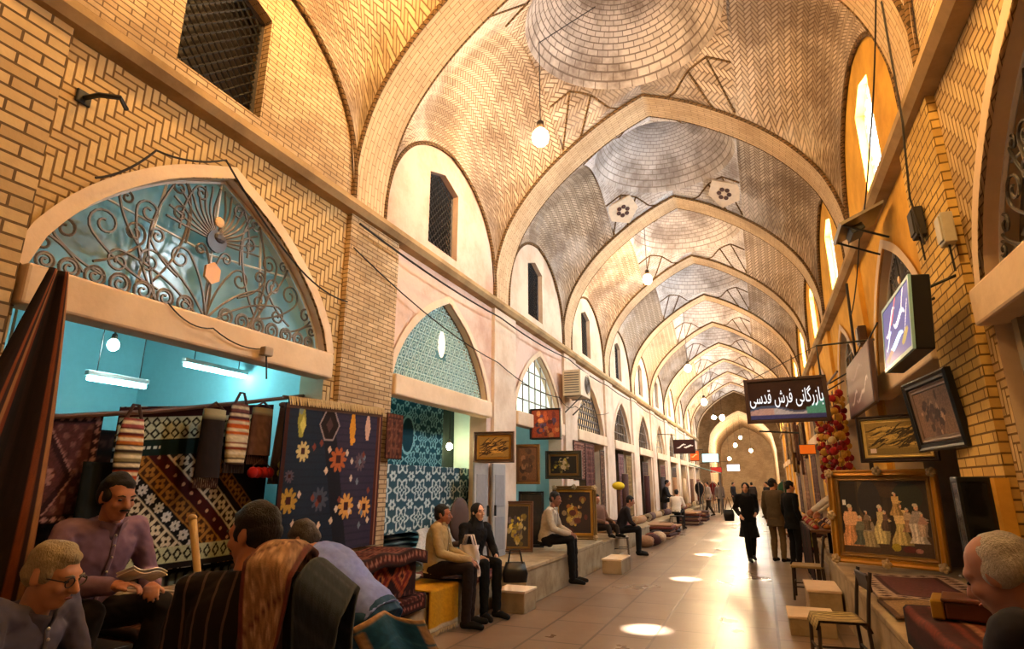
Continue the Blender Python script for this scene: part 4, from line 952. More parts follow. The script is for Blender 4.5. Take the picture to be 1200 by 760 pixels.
    # hair and face
    if hair:
        st, hc = hair
        def f_h(m):
            if st == 'scarf':
                m.ball(hd(0, -.022, .03), (.09, .1, .096), 18, F); m.ball(hd(0, -.035, -.05), (.086, .075, .1), 16, F); m.capsule(hd(0, -.03, -.1), J['neck'] - V(0, .0, .03), .085, .12)
            elif st == 'bald':
                for s in (-1, 1): m.ball(hd(s * .058, -.03, .002), (.026, .058, .045), 12, F)
                m.ball(hd(0, -.07, .012), (.066, .042, .062), 12, F); m.ball(hd(0, -.03, .045), (.0745, .08, .0765), 16, F)
            elif st == 'receding':
                m.ball(hd(0, -.03, .045), (.08, .08, .083), 18, F); m.ball(hd(0, -.05, -.005), (.076, .06, .065), 14, F)
                for s in (-1, 1): m.ball(hd(s * .063, .0, .01), (.018, .04, .04), 10, F)
            else:
                m.ball(hd(0, -.02, .052), (.08, .092, .078), 18, F); m.ball(hd(0, -.045, .0), (.078, .066, .07), 14, F); m.ball(hd(0, .04, .078), (.055, .036, .026), 12, F)
                for s in (-1, 1): m.ball(hd(s * .066, .012, .012), (.016, .03, .036), 10, F)
        nm = 'headscarf' if st == 'scarf' else 'hair'; m = MB(); f_h(m)
        if st == 'scarf':                                     # leave the face open
            o = m.build(nm, simple('scarf_cloth', hc, .85, var=.2), t); remesh(o, vox, 2)
        else:
            o = m.build(nm, hairmat(hc), t); remesh(o, max(vox * .9, .008), 1); wrinkle(o, .009) if detail else None
    if detail:
        for s in (-1, 1): MB().ball(hd(s * .031, .083, .0), (.0115, .008, .006), 8, F).build('eye', simple('eye_dark', (.06, .04, .03), .2), t, True)
        for s in (-1, 1): MB().tube([hd(s * .014, .096, .02), hd(s * .032, .097, .026), hd(s * .05, .084, .02)], [.003, .005, .002], 6).build('eyebrow', simple('brow_hair', (.12, .09, .07) if hair and hair[1][0] < .4 else (.5, .48, .45), .8), t, True)
        MB().ball(hd(0, .098, -.06), (.022, .006, .0055), 10, F).build('mouth', simple('lips', (.5, .25, .2), .5), t, True)
        if stache: MB().ball(hd(0, .1, -.05), (.03, .008, .007), 10, F).build('moustache', simple('moustache_hair', hair[1], .8), t, True)
        if glasses:
            m = MB()
            for s in (-1, 1): m.tube([hd(s * .034 + .024 * cos(a), .1, .002 + .018 * sin(a)) for a in np.linspace(0, 2 * PI, 15)[:-1]], .0025, 5, True); m.tube([hd(s * .058, .098, .006), hd(s * .078, .02, .004)], .0025, 5)
            m.tube([hd(-.01, .1, .006), hd(.01, .1, .006)], .0025, 5); m.build('glasses', M_black, t)
    return t
HF = lambda x, y: math.atan2(-x, y)      # rotation that faces direction (x, y)
# seat furniture -------------------------------------------------------------
def folding_chair(name, label, loc, rz, seat_mat, frame_mat, sh=.45, back=True, group=None, cat='chair', stripes_=False, w=.42):
    t = thing(name, label, cat, loc, rz, group); h = w / 2
    for sx in (-1, 1):
        for sy in (-1, 1):
            m = MB(); m.tube([(sx * h, sy * h * .95, sh - .02), (sx * h, sy * h * 1.05, .0)], .016, 8); m.build('leg', frame_mat, t)
    if back:
        for sx in (-1, 1): MB().tube([(sx * h, -h * .95, sh - .03), (sx * h, -h * 1.1, sh + .2), (sx * h, -h * 1.3, sh + .42)], .016, 8).build('back_post', frame_mat, t)
        MB().box((0, -h * 1.22, sh + .33), (w, .025, .14), (-.15, 0, 0), .01).build('backrest', seat_mat, t)
    m = MB()
    if stripes_: m.grid(lambda a, b: (lerp(-h - .02, h + .02, a), lerp(-h - .01, h + .01, b), sh + .015 - .02 * math.sin(a * PI) * math.sin(b * PI) - (.07 if b in (0, 1) else 0)), 48, 16, col=stripes_); m.build('woven_seat', M_woven, t, True, vcol=True, solid=.02)
    else: m.box((0, 0, sh), (w + .03, w + .03, .035), ch=.012); m.build('seat', seat_mat, t)
    m = MB()
    for s in (-1, 1): m.tube([(s * h, -h, sh * .4), (s * h, h, sh * .4)], .01, 6); m.tube([(-h, s * h, sh * .5), (h, s * h, sh * .5)], .01, 6)
    m.build('stretcher', frame_mat, t); return t
# --- bottom left: grey-haired man with glasses
P = seated(.52, .12); P.update(wrL=(-.06, .3, .78), wrR=(.08, .32, .76), head=(0, .2, 1.23), neck=(0, .14, 1.1))
person('elderly person with glasses and fair grey hair seated at the lower left corner', (-2.78, 1.53, 0.03), HF(1, .42), P, 1.0, face=(.0, 1, -.28), skin=(.72, .50, .36), hair=('short', (.62, .55, .42)), shirt=(.30, .28, .34), trousers=(.14, .13, .13), vox=.008, glasses=True, curl=.8, handL=dict(d=(.5, .8, -.3), n=(.3, -.2, -1)), handR=dict(d=(-.5, .8, -.2), n=(-.3, -.2, -1)))
folding_chair('stool', 'low dark stool under the elderly man with glasses', (-2.79, 1.52, 0), HF(1, .42), M_dark, M_black, .52, False, cat='stool')
# --- purple shirt, reading a paper
P = seated(.28, .15, .2, .34, .40); P.update(wrL=(-.1, .46, .60), wrR=(.16, .52, .64), elL=(-.29, .17, .62), elR=(.29, .22, .63), head=(.02, .25, 1.05), neck=(.0, .18, .92), knL=(-.2, .42, .49), knR=(.2, .46, .52))
person('smiling person in a mauve shirt seated with papers in the nearest shop', (-3.63, 2.38, .43), HF(1, -.02), P, 1.05, face=(.05, 1, -.22), skin=SKIN2, shirt=(.46, .36, .44), trousers=(.12, .1, .09), vox=.008, stache=True, curl=.7, handL=dict(d=(.55, .75, .0), n=(0, .1, -1)), handR=dict(d=(-.55, .75, .1), n=(.1, 0, -1)))
folding_chair('folding_chair', 'steel folding chair under the man in the mauve shirt', (-3.63, 2.40, .49), HF(1, -.02), M_dark, simple('chair_steel', (.5, .5, .5), .35, .8), .22, True)
t = thing('paper', 'white folded papers held by the man in the mauve shirt', 'paper', (-3.04, 2.33, 1.14), 0, rot=(.35, -.25, HF(1, -.02)))
MB().grid(lambda a, b: (lerp(-.10, .10, a), lerp(-.06, .06, b), .012 * math.sin(a * PI * 2)), 10, 4).build('sheet', simple('white_paper', (.88, .86, .82), .7), t, solid=.004)
MB().grid(lambda a, b: (lerp(-.09, .11, a), lerp(-.05, .07, b), .012 + .012 * math.sin(a * PI * 2)), 10, 4).build('sheet', simple('white_paper', (.88, .86, .82), .7), t, solid=.004)
# --- standing man with carpets over the shoulder
def strip_mat(name, a, b, per, axis=0):
    t = NT(name); S = t.sep(t.obj()); w = t.math('FRACT', t.math('DIVIDE', t.math('ADD', S[axis], t.math('MULTIPLY', t.noise(t.obj(), 5), .02)), per)); k = t.math('LESS_THAN', w, .16)
    return t.bsdf(t.mix(k, L3(a), L3(b)), .85, 0, t.bump(t.noise(t.obj(), 40), .2), spec=.2)
P = dict(elR=(.26, .02, 1.14), wrR=(.24, .1, .92), elL=(-.25, .0, 1.12), wrL=(-.2, .2, .95), head=(0, .05, 1.6))
person('standing person in a dark pinstriped shirt seen from behind, carpets over the right shoulder', (-1.67, 1.66, 0), HF(-.45, 1), P, .892, face=(-.9, .32, -.12), skin=(.7, .46, .32), hair=('short', (.11, .07, .045)), shirt=(.1, .07, .06), shirt_mat=strip_mat('pinstripe_cloth', (.1, .07, .065), (.32, .25, .22), .06), trousers=(.08, .07, .07), vox=.008, girth=1.08)
c1 = persian((.46, .36, .28), (.6, .5, .4), (.3, .2, .2), .5, 1.3, 22, .06); RZ = HF(-.45, 1); BL = V(-1.67, 1.66, 0); BR = Euler((0, 0, RZ)).to_matrix()
def over(x0, x1, zt, zf, zb, bulge):
    def fn(a, b):
        x = lerp(x0, x1, a); L = [zt - zf, .34, zt - zb]; s = b * sum(L); x += .02 * math.sin(s * 7 + a * 3)
        if s < L[0]: y, z = .15 + bulge, zf + s
        elif s < L[0] + L[1]: q = (s - L[0]) / L[1]; y, z = lerp(.15 + bulge, -.17 - bulge, q), zt + .045 * math.sin(q * PI)
        else: y, z = -.17 - bulge - .03 * math.sin((s - L[0] - L[1]) * 6), zt - (s - L[0] - L[1])
        z -= .75 * max(0, x - .17); return BL + BR @ V(x, y, z)
    return fn
def M_c1(u, v): P = Pt(u, v, .3, 1.9, (.58, .44, .32)); P.m(np.sin(P.x * 60) * np.sin(P.y * 50) > .3, (.7, .55, .42)); P.border(0, .03, (.4, .2, .18)); P.m((abs(np.sin(P.y * 11 + P.x * 8)) < .1), (.4, .25, .2)); return P.noise(.3).c
def M_c2(u, v): P = Pt(u, v, .3, 1.9, (.12, .15, .19)); P.m(np.sin(P.y * 60) > .8, (.18, .2, .24)); P.m((v < .05), (.4, .42, .42)); P.m((v > .95), (.36, .36, .38)); P.border(0, .015, (.22, .24, .25)); return P.noise(.35).c
f1 = over(.095, .205, 1.36, 1.0, .55, .04); f2 = over(.25, .36, 1.35, .95, .62, .035)
cloth('shoulder_carpet', 'beige patterned carpet folded over the standing man’s shoulder', 'carpet', f1, M_c1, 30, 80, (-1.8, 1.8, .5), th=.02)
cloth('shoulder_carpet', 'dark blue grey carpet with a fringed end over the standing man’s shoulder', 'carpet', f2, M_c2, 30, 80, (-1.8, 1.8, .6), th=.03, fringe=([f2(i / 6, 1) for i in range(7)], (0, 0, -1), .07))
# --- bent man in a blue shirt
P = dict(pelvis=(0, -.12, .84), chest=(0, .18, 1.06), neck=(0, .33, 1.17), head=(0, .44, 1.23), shL=(-.19, .29, 1.12), shR=(.19, .29, 1.12), elL=(-.24, .36, .86), elR=(.25, .34, .84), wrL=(-.16, .5, .66), wrR=(.16, .48, .62), hipL=(-.09, -.12, .82), hipR=(.09, -.12, .82), knL=(-.12, .06, .46), knR=(.12, .06, .46), anL=(-.12, -.1, .085), anR=(.12, -.1, .085), toL=(-.14, .07, .035), toR=(.14, .07, .035))
person('person in a light blue shirt bending forward behind the carpet carrier', (-2.33, 3.22, .02), HF(-1, .0), P, 1.0, face=(-.1, 1, -.75), skin=(.62, .42, .3), hair=('short', (.3, .27, .25)), shirt=(.46, .52, .78), trousers=(.12, .25, .38), vox=.008, handR=dict(d=(-.2, .5, -.8), n=(-.3, .6, 0)))
def M_c3(u, v): P = Pt(u, v, .5, .9, (.1, .3, .42)); P.border(0, .05, (.62, .5, .38)); P.m(np.sin(P.y * 40) > .85, (.16, .36, .46)); return P.noise(.2).c
def tq(a, b): s = lerp(-.25, .25, a); return (-1.94 + .22 * b + .03 * math.sin(a * 8) + .25 * s, 2.95 + .3 * b + s * .9, lerp(.92, .3, b) + .03 * math.sin(a * 5) - .12 * abs(s))
cloth('teal_carpet', 'teal carpet with a beige edge held by the man in the light blue shirt', 'carpet', tq, M_c3, 30, 50, (-1.8, 2.9, .35), th=.025)
# --- couple on the platform
P = seated(.49, .05, .12, .42); P.update(wrL=(-.05, .42, .73), wrR=(.07, .44, .73), head=(0, .09, 1.24))
person('person in a khaki shirt sitting on the platform with hands on knees', (-3.72, 6.62, 0), HF(1, .28), P, 1.0, face=(.0, 1, .0), skin=(.58, .36, .26), hair=('short', (.1, .07, .06)), shirt=(.62, .52, .35), trousers=(.12, .08, .07), vox=.009, curl=.6, handL=dict(d=(.3, .8, -.35), n=(0, -.3, -1)), handR=dict(d=(-.2, .8, -.35), n=(0, -.3, -1)))
P = seated(.49, .08, .1, .44); P.update(wrL=(-.16, .34, .74), wrR=(.14, .36, .74))
person('person in black with a headscarf sitting on the platform beside a white bag', (-3.62, 7.42, 0), HF(1, -.55), P, .97, face=(.0, 1, .05), skin=(.82, .62, .5), hair=('scarf', (.06, .05, .06)), shirt=(.07, .06, .06), trousers=(.05, .05, .05), coat=.3, fem=True, vox=.009)
t = thing('handbag', 'black leather handbag with strap resting at the woman’s side', 'handbag', (-2.97, 7.35, .42), .5)
M_leath = simple('black_leather', (.06, .05, .05), .35)
MB().loft([ring((0, 0, 0), .15, .05, Matrix.Identity(3)), ring((0, 0, .1), .165, .06, Matrix.Identity(3)), ring((0, 0, .24), .12, .03, Matrix.Identity(3))]).build('body', M_leath, t, True)
for s in (-1, 1): MB().tube([(-.09, s * .025, .22), (-.06, s * .03, .38), (.06, s * .03, .38), (.09, s * .025, .22)], .008, 6).build('strap', M_leath, t, True)
MB().box((0, .06, .2), (.05, .01, .03), ch=.004).build('clasp', M_gold, t)
t = thing('carrier_bag', 'crumpled white plastic carrier bag between the seated couple', 'bag', (-3.42, 6.955, .52), 1.5)
m = MB(); m.grid(lambda a, b: ((.07 + .015 * sin(a * 40 + b * 9)) * cos(2 * PI * a) * (1 - .3 * b), (.15 + .015 * sin(a * 31 + b * 14)) * sin(2 * PI * a) * (1 - .15 * b), .36 * b), 40, 14); m.build('body', simple('white_plastic', (.82, .78, .78), .4), t, True)
for s in (-1, 1): MB().tube([(s * .03, -.08, .35), (s * .03, -.04, .47), (s * .03, .04, .47), (s * .03, .08, .35)], .012, 6).build('handle', simple('white_plastic', (.82, .78, .78), .4), t, True)
# --- man seated in front of the pictures
P = seated(.53, .1, .1, .46); P.update(wrL=(-.1, .4, .77), wrR=(.1, .42, .77))
person('person in a pale checked shirt sitting on the platform edge by the gilt pictures', (-3.46, 9.95, 0.03), HF(1, .1), P, 1.0, face=(.3, 1, -.1), skin=(.5, .32, .24), hair=('short', (.12, .1, .09)), shirt=(.66, .6, .52), trousers=(.06, .05, .05), vox=.012)
# --- farther sitters on the left
P = seated(.42, .18, .12, .42)
person('person in dark clothes sitting on a metal chair in front of the third shop', (-3.22, 14.55, 0), HF(1, .25), P, 1.0, face=(0, 1, -.25), skin=SKIN2, shirt=(.14, .12, .13), trousers=(.08, .07, .07), vox=.014, detail=False)
folding_chair('metal_chair', 'grey metal chair under the dark clothed sitter', (-3.25, 14.55, 0), HF(1, .25), M_iron, M_iron, .4, True)
person('person reclining on the platform beside the largest gilt picture', (-3.55, 14.0, .4), HF(.7, -.5), seated(.12, -.1, .12, .5, .2), .95, face=(0, 1, -.1), skin=SKIN2, shirt=(.42, .3, .24), trousers=(.16, .12, .1), vox=.016, detail=False)
person('person in a white shirt seated with the back turned halfway down the left side', (-3.0, 23.2, 0), HF(.2, 1), seated(.5, .1, .1, .42), 1.0, shirt=(.86, .82, .76), trousers=(.1, .09, .09), vox=.018, detail=False)
folding_chair('metal_stool', 'stool under the sitter in the white shirt', (-3.0, 23.2, 0), 0, M_dark, M_dark, .48, False, cat='stool')
person('dark clothed person sitting high on the shop step behind the white-shirted sitter', (-3.6, 24.4, .4), HF(1, 0), seated(.45, .1, .1, .42), 1.0, shirt=(.1, .09, .1), trousers=(.08, .08, .08), vox=.018, detail=False)
# --- walkers on the right
P = dict(anL=(-.1, -.26, .1), knL=(-.1, -.06, .5), toL=(-.1, -.11, .035), anR=(.08, .2, .085), knR=(.09, .16, .5), toR=(.09, .37, .04), elR=(.24, -.06, 1.13), wrR=(.2, .14, 1.0), elL=(-.22, .02, 1.13), wrL=(-.14, .2, 1.05))
person('slim walking person in a black coat and headscarf in the middle of the passage', (-.36, 14.5, 0), HF(.25, -.95), P, .95, face=(.35, 1, -.05), skin=(.8, .6, .48), hair=('scarf', (.07, .06, .07)), shirt=(.06, .055, .06), trousers=(.05, .05, .05), coat=.42, fem=True, vox=.012)
t = thing('shoulder_bag', 'dark shoulder bag carried by the walking woman in black', 'bag', (-.74, 14.42, .82), .3); MB().loft([ring((0, 0, 0), .1, .045, Matrix.Identity(3)), ring((0, 0, .12), .12, .05, Matrix.Identity(3)), ring((0, 0, .24), .1, .03, Matrix.Identity(3))]).build('body', M_leath, t, True)
MB().tube([(-.08, 0, .22), (.0, 0, .5), (.08, 0, .22)], .01, 6).build('strap', M_leath, t, True)
person('person in an olive jacket standing with the back turned by the right stalls', (.2, 14.6, 0), HF(.5, .9), None, 1.0, face=(.3, 1, 0), hair=('short', (.1, .08, .07)), shirt=(.34, .28, .2), trousers=(.4, .32, .22), vox=.012, coat=.22)
person('person in a black jacket facing the right stall beside the olive jacket', (.5, 13.95, 0), HF(.8, .5), None, .97, face=(.2, 1, -.1), hair=('short', (.07, .05, .05)), shirt=(.05, .05, .055), trousers=(.07, .065, .07), vox=.012, coat=.2)
t = thing('carrier_bag', 'bright green carrier bag held by the person in the black jacket', 'bag', (.72, 13.6, .42), .4); MB().grid(lambda a, b: ((.06) * cos(2 * PI * a) * (1 - .3 * b), (.14 + .01 * sin(a * 31)) * sin(2 * PI * a), .34 * b), 24, 8).build('body', simple('green_plastic', (.62, .72, .12), .4), t, True)
MB().tube([(0, -.07, .33), (0, 0, .46), (0, .07, .33)], .01, 6).build('handle', simple('green_plastic', (.62, .72, .12), .4), t, True)
P = dict(pelvis=(0, 0, .95), chest=(0, .14, 1.24), neck=(0, .22, 1.4), head=(0, .3, 1.52), shL=(-.19, .18, 1.34), shR=(.19, .18, 1.34), elL=(-.26, .4, 1.18), wrL=(-.2, .62, 1.02), elR=(.26, .38, 1.16), wrR=(.2, .56, .98))
person('shopkeeper in a white shirt leaning over the heaped stall on the right', (1.36, 11.2, .2), HF(-1, .15), P, .98, face=(-.1, 1, -.3), skin=(.7, .46, .34), hair=('short', (.12, .1, .09)), shirt=(.84, .8, .74), trousers=(.2, .17, .15), vox=.012)
# --- bald man at the right edge
P = seated(.5, .1); P.update(head=(0, .17, 1.22), neck=(0, .11, 1.08), wrL=(-.1, .42, .86), wrR=(.16, .4, .84))
person('bald grey-haired elderly person looking down at the lower right corner', (.81, 2.3, .06), HF(-.75, .5), P, 1.04, face=(.12, 1, -.42), skin=(.6, .40, .32), hair=('bald', (.66, .63, .6)), shirt=(.12, .12, .16), trousers=(.1, .1, .1), vox=.008)
folding_chair('stool', 'dark stool under the bald elderly man', (.82, 2.29, 0), .5, M_dark, M_black, .53, False, cat='stool')
# --- people far down the passage
far = [(-2.3, 37, (.5, .45, .42), (.2, .2, .22), 'in a grey shirt walking far down the passage'), (-2.7, 34, (.62, .56, .52), (.18, .14, .12), 'in a pale shirt walking near the far left stalls'), (-1.8, 43, (.15, .14, .15), (.1, .1, .1), 'in dark clothes at the end of the vault'),
       (-.6, 40, (.2, .17, .17), (.1, .1, .1), 'in brown walking far off on the right'), (.2, 33, (.12, .11, .12), (.08, .08, .08), 'in black far off beside the right stalls'), (-1.3, 50, (.55, .4, .35), (.2, .2, .2), 'crossing under the dark dome')]
for i, (x, y, a, b, s) in enumerate(far): person('distant person ' + s, (x, y, 0), (i * 2.1) % 6.2, dict(anL=(-.1, -.2, .1), toL=(-.1, -.05, .03), anR=(.1, .18, .09), toR=(.1, .34, .04)), 1.0, shirt=a, trousers=b, vox=.022, detail=False, coat=.15)
# ------------------------------------------------------------------ framed pictures
def painting_scene(u, v):
    "a dim hall with a party of people in old court dress"
    W, H = 1.2, .95; P = Pt(u, v, W, H, (.15, .11, .08)); P.m(P.y < .25, (.26, .18, .12)); P.m((P.y > .45) & (np.sin(P.x * 22) > .75), (.2, .15, .11)); P.ell(.3, .8, .12, .3, (.2, .14, .1)); P.m((P.x < .24) & (P.y > .3), (.12, .09, .07)); P.m((abs(P.x - .3) < .03) & (P.y > .3), (.3, .23, .16)); P.ell(.68, .85, .18, .12, (.24, .16, .1)); P.rect(.3, .12, .48, .3, (.3, .2, .13)); P.ell(.42, .7, .16, .25, (.14, .13, .15)); P.ell(.95, .75, .2, .18, (.12, .14, .1))
    def fig(x, y, h, dress, top, flare=.5, hair=(.75, .7, .62)):
        d = np.clip((P.y - y) / h, 0, 1); w = h * (.30 * flare * (1 - d) + .09) * (1 + .25 * np.sin(d * 9 + x * 9)); mk = (P.y > y) & (P.y < y + h * .82) & (abs(P.x - x) < w); P.m(mk, dress); P.m(mk & (np.sin((P.x - x) * 120 + d * 8) > .4), tuple(k * .84 for k in dress)); P.m(mk & (P.x - x > w * .45), tuple(k * .7 for k in dress)); P.m(mk & (abs(P.x - x + w * .3) < w * .12), tuple(min(1, k * 1.12) for k in dress))
        P.m(mk & (d > .5), top); P.ell(x, y + h * .9, h * .06, h * .08, (.82, .62, .5)); P.ell(x - .01, y + h * .96, h * .065, h * .05, hair); P.dia(x + h * .16, y + h * .6, h * .14, h * .05, top)
    fig(.13, .08, .55, (.78, .56, .38), (.85, .66, .5), .75); fig(.27, .1, .38, (.3, .33, .3), (.42, .42, .36), .7); fig(.40, .08, .40, (.62, .56, .42), (.55, .5, .42), .8); fig(.36, .3, .25, (.4, .34, .28), (.5, .42, .36)); fig(.56, .13, .5, (.80, .74, .52), (.76, .68, .48), .42)
    fig(.62, .3, .26, (.32, .24, .2), (.4, .3, .26)); fig(.82, .13, .54, (.74, .66, .42), (.84, .72, .5), .42, (.5, .4, .3)); fig(.78, .5, .3, (.7, .56, .34), (.78, .64, .42)); fig(.92, .3, .3, (.6, .45, .35), (.7, .6, .5)); fig(1.04, .16, .5, (.78, .74, .7), (.6, .55, .52), .6); fig(1.1, .25, .3, (.72, .62, .55), (.66, .5, .45))
    P.ell(.73, .1, .06, .05, (.62, .55, .16)); P.ell(.9, .08, .09, .04, (.34, .12, .1)); P.ell(1.02, .07, .05, .03, (.6, .4, .35)); P.rect(.03, .62, .075, .69, (.9, .9, .88)); return P.noise(.3).c
def callig(ground, ink, W=.6, H=.38, band=True, seed=1):
    "a panel of sweeping, interlaced strokes"
    def f(u, v):
        P = Pt(u, v, W, H, ground); r = np.random.default_rng(seed)
        for i in range(60):
            x, y = r.uniform(.1, .9) * W, r.uniform(.3 if band else .15, .85) * H; L, A, k = r.uniform(.06, .2) * W, r.uniform(.02, .09) * H, r.uniform(6, 14) / W
            t = P.x - x; P.m((abs(t) < L) & (abs(P.y - y - A * np.sin(t * k) * 1.6 - .25 * t * (i % 3 - 1)) < .009 * (1 - abs(t) / L) + .003), ink if i % 3 else tuple(x * 1.35 for x in ground))
        for i in range(14): P.dia(r.uniform(.15, .85) * W, r.uniform(.3, .85) * H, .008, .01, ink)
        if band: P.m(P.y < .2 * H, tuple(x * .85 for x in ground)); P.rect(.05 * W, .06 * H, .15 * W, .2 * H, (.85, .78, .78))
        return P.noise(.15).c
    return f
def still(base, pairs, W=.8, H=.6, seed=2):
    def f(u, v):
        P = Pt(u, v, W, H, base); r = np.random.default_rng(seed)
        for k in range(46):
            c = pairs[k % len(pairs)]; x, y = np.clip(r.normal(.5, .17), .08, .92) * W, np.clip(r.normal(.48, .2), .06, .94) * H; q = r.uniform(.02, .075); P.ell(x, y, q * r.uniform(.5, 1.3), q, tuple(np.array(c) * r.uniform(.6, 1.15)))
        return P.noise(.35).c
    return f
def framed(name, label, c, W, H, painter, fmats, bw, facing, tilt=0.0, roll=0.0, depth=.05, nu=70, nv=50, cat='picture', group=None, ornate=False, sides=None):
    "a framed picture: c is the middle of its lower edge; facing is the horizontal direction it looks in"
    rz = math.atan2(facing[1], facing[0]) - PI / 2 + PI; R = Euler((0, 0, rz)).to_matrix() @ Euler((-tilt, roll, 0)).to_matrix()
    t = thing(name, label, cat, c, rot=R.to_euler(), group=group)          # local: x along the picture, -y towards the viewer
    iw, ih = W - 2 * bw, H - 2 * bw
    MB().grid(lambda a, b: (lerp(-iw / 2, iw / 2, a), -.012, lerp(bw, bw + ih, b)), nu, nv, col=painter).build('canvas', M_paint, t, vcol=True)
    MB().box((0, .012, H / 2), (W - bw * .6, .02, H - bw * .6)).build('backing', M_dark, t)
    def bar(x0, z0, x1, z1, mat, w, y, d):
        dx, dz = x1 - x0, z1 - z0; L = math.hypot(dx, dz); nx, nz = -dz / L, dx / L; ux, uz = dx / L, dz / L; m = MB(); prof_ = [(0, 0), (0, -d * .75), (w * .22, -d), (w * .5, -d * .7), (w * .8, -d * .8), (w, -d * .25), (w, 0)]
        A = [(x0 + nx * p + ux * p, y + q, z0 + nz * p + uz * p) for p, q in prof_]; B = [(x1 + nx * p - ux * p, y + q, z1 + nz * p - uz * p) for p, q in prof_]; n = len(A)
        m.add(A + B, [(i, (i + 1) % n, n + (i + 1) % n, n + i) for i in range(n)] + [tuple(range(n))[::-1], tuple(range(n, 2 * n))]); return m.build('frame_bar', mat, t)
    X = W / 2
    for (w, off, mt, dp) in [(bw * (.62 if len(fmats) > 1 else 1), 0, fmats[0], depth)] + ([(bw * .42, bw * .6, fmats[1], depth * .6)] if len(fmats) > 1 else []):
        q = [(-X + off, off), (X - off, off), (X - off, H - off), (-X + off, H - off)]
        for i in range(4): bar(*q[i], *q[(i + 1) % 4], mt, w, .01, dp)
    if ornate:
        for (x, z) in [(-X + .04, .04), (X - .04, .04), (-X + .04, H - .04), (X - .04, H - .04), (0, H - .02), (0, .03), (-X + .03, H / 2)]:
            m = MB()
            for k in range(5): a = k * 2 * PI / 5; m.ball((x + .032 * cos(a), -depth, z + .032 * sin(a)), (.026, .02, .026), 8)
            m.ball((x, -depth - .012, z), (.024, .02, .024), 8); m.build('carved_flower', simple('pale_gilt', (.72, .62, .45), .5, .2), t, True)
    return t
# ------------------------------------------------------------------ right-hand shop front, near
framed('large_picture', 'large gilt framed picture of people in court dress standing on the right platform', (1.255, 8.3, .69), 1.2, 1.08, painting_scene, [M_gold, M_gold2], .13, (-.5, -.86), .1, .0, .07, 150, 120, ornate=True)
framed('calligraphy_picture', 'dark framed golden calligraphy panel on top of the big gilt picture', (1.46, 7.95, 1.84), .78, .53, callig((.55, .46, .24), (.2, .15, .08), seed=4), [M_dark, simple('cream_liner', (.82, .72, .45), .5)], .085, (-.42, -.9), .05, .0, .05, 90, 60)
framed('leaning_picture', 'brown carpet picture in a wide black frame hung on the right jamb', (1.455, 6.0, 1.88), .95, .62, still((.5, .38, .28), [(.3, .2, .14), (.66, .52, .4), (.4, .28, .2)], 1.0, .6, 7), [M_black, simple('grey_liner', (.5, .42, .38), .5)], .12, (-1, -.12), -.1, .0, .06)
t = thing('display_cabinet', 'narrow black glass-fronted cabinet standing before the right brick pier', 'cabinet', (1.34, 5.12, .63))
MB().box((0, 0, .03), (.2, .16, .06), ch=.008).build('base', M_black, t); MB().box((0, 0, 1.0), (.2, .16, .04), ch=.008).build('top', M_black, t); MB().box((0, .06, .52), (.19, .02, .94)).build('back_panel', M_black, t)
for sy in (-1, 1):
    for sx in (-1, 1): MB().box((sx * .09, sy * .07, .52), (.018, .018, .94)).build('post', M_black, t)
MB().box((0, -.075, .52), (.165, .006, .92)).build('glass_front', simple('smoked_glass', (.05, .05, .06), .08), t); MB().box((-.094, 0, .52), (.006, .12, .92)).build('side_panel', simple('smoked_glass', (.05, .05, .06), .08), t)
for z in (.35, .68): MB().box((0, 0, z), (.16, .12, .015)).build('shelf', M_dark, t)
for k, (lb, fn, pt) in enumerate([
    ('mauve rug with a pale flowered border spread before the big gilt picture', lambda a, b: (lerp(.84, 1.75, a), lerp(6.35, 7.95, b), .645 + .006 * math.sin(a * 9 + b * 7)), lambda u, v: Pt(u, v, .9, 1.6, (.40, .22, .22)).border(0, .16, (.72, .62, .54), (.3, .2, .18), .14).border(.16, .2, (.25, .12, .12)).noise(.2).c),
    ('sand coloured plain rug on the near end of the right platform', lambda a, b: (lerp(.82, 1.48, a), lerp(5.5, 6.3, b), .642 + .008 * math.sin(a * 7 + b * 5)), lambda u, v: Pt(u, v, .66, .8, (.62, .5, .34)).border(0, .04, (.35, .24, .16)).noise(.3).c)]):
    cloth('platform_rug', lb, 'rug', fn, pt, 60, 90, (1.1, 6.0 + 1.5 * (1 - k), .64), th=.02)
# near dark table with a rug over it
t = thing('rug_table', 'low table under a dark red striped rug in the lower right corner', 'table', (1.12, 3.9, 0))
for sx in (-1, 1):
    for sy in (-1, 1): MB().box((sx * .32, sy * .5, .42), (.06, .06, .84), ch=.006).build('leg', M_dark, t)
MB().box((0, 0, .85), (.76, 1.16, .04), ch=.008).build('tabletop', M_wood, t)
def tr(a, b):
    x = lerp(-.52, .52, a); dz = max(0, abs(x) - .39); xx = max(-.395, min(.395, x)); yy = lerp(-.62, .62, b); return (xx, yy, .885 - dz * 1.6 + .006 * math.sin(b * 15))
MB().grid(tr, 60, 60, col=lambda u, v: Pt(u, v, 1, 1.2, (.25, .07, .05)).m(np.sin(u * 60) > .55, (.42, .16, .11)).m(np.sin(u * 22 + 1) > .93, (.6, .42, .3)).border(0, .05, (.14, .05, .04)).noise(.3).c).build('striped_rug', M_woven, t, True, vcol=True, solid=.014)
t = thing('ledger_box', 'long brown wooden box with a brass end lying on the dark rug table', 'box', (1.12, 4.12, .9), -.25); MB().box((.03, 0, .05), (.58, .26, .09), ch=.012).build('body', simple('reddish_wood', (.32, .15, .08), .4), t); MB().box((-.29, 0, .05), (.06, .265, .1), ch=.01).build('brass_end', simple('brass', (.66, .5, .16), .4, .6), t); MB().box((.03, 0, .1), (.6, .28, .02), ch=.006).build('lid', simple('reddish_wood', (.32, .15, .08), .4), t)
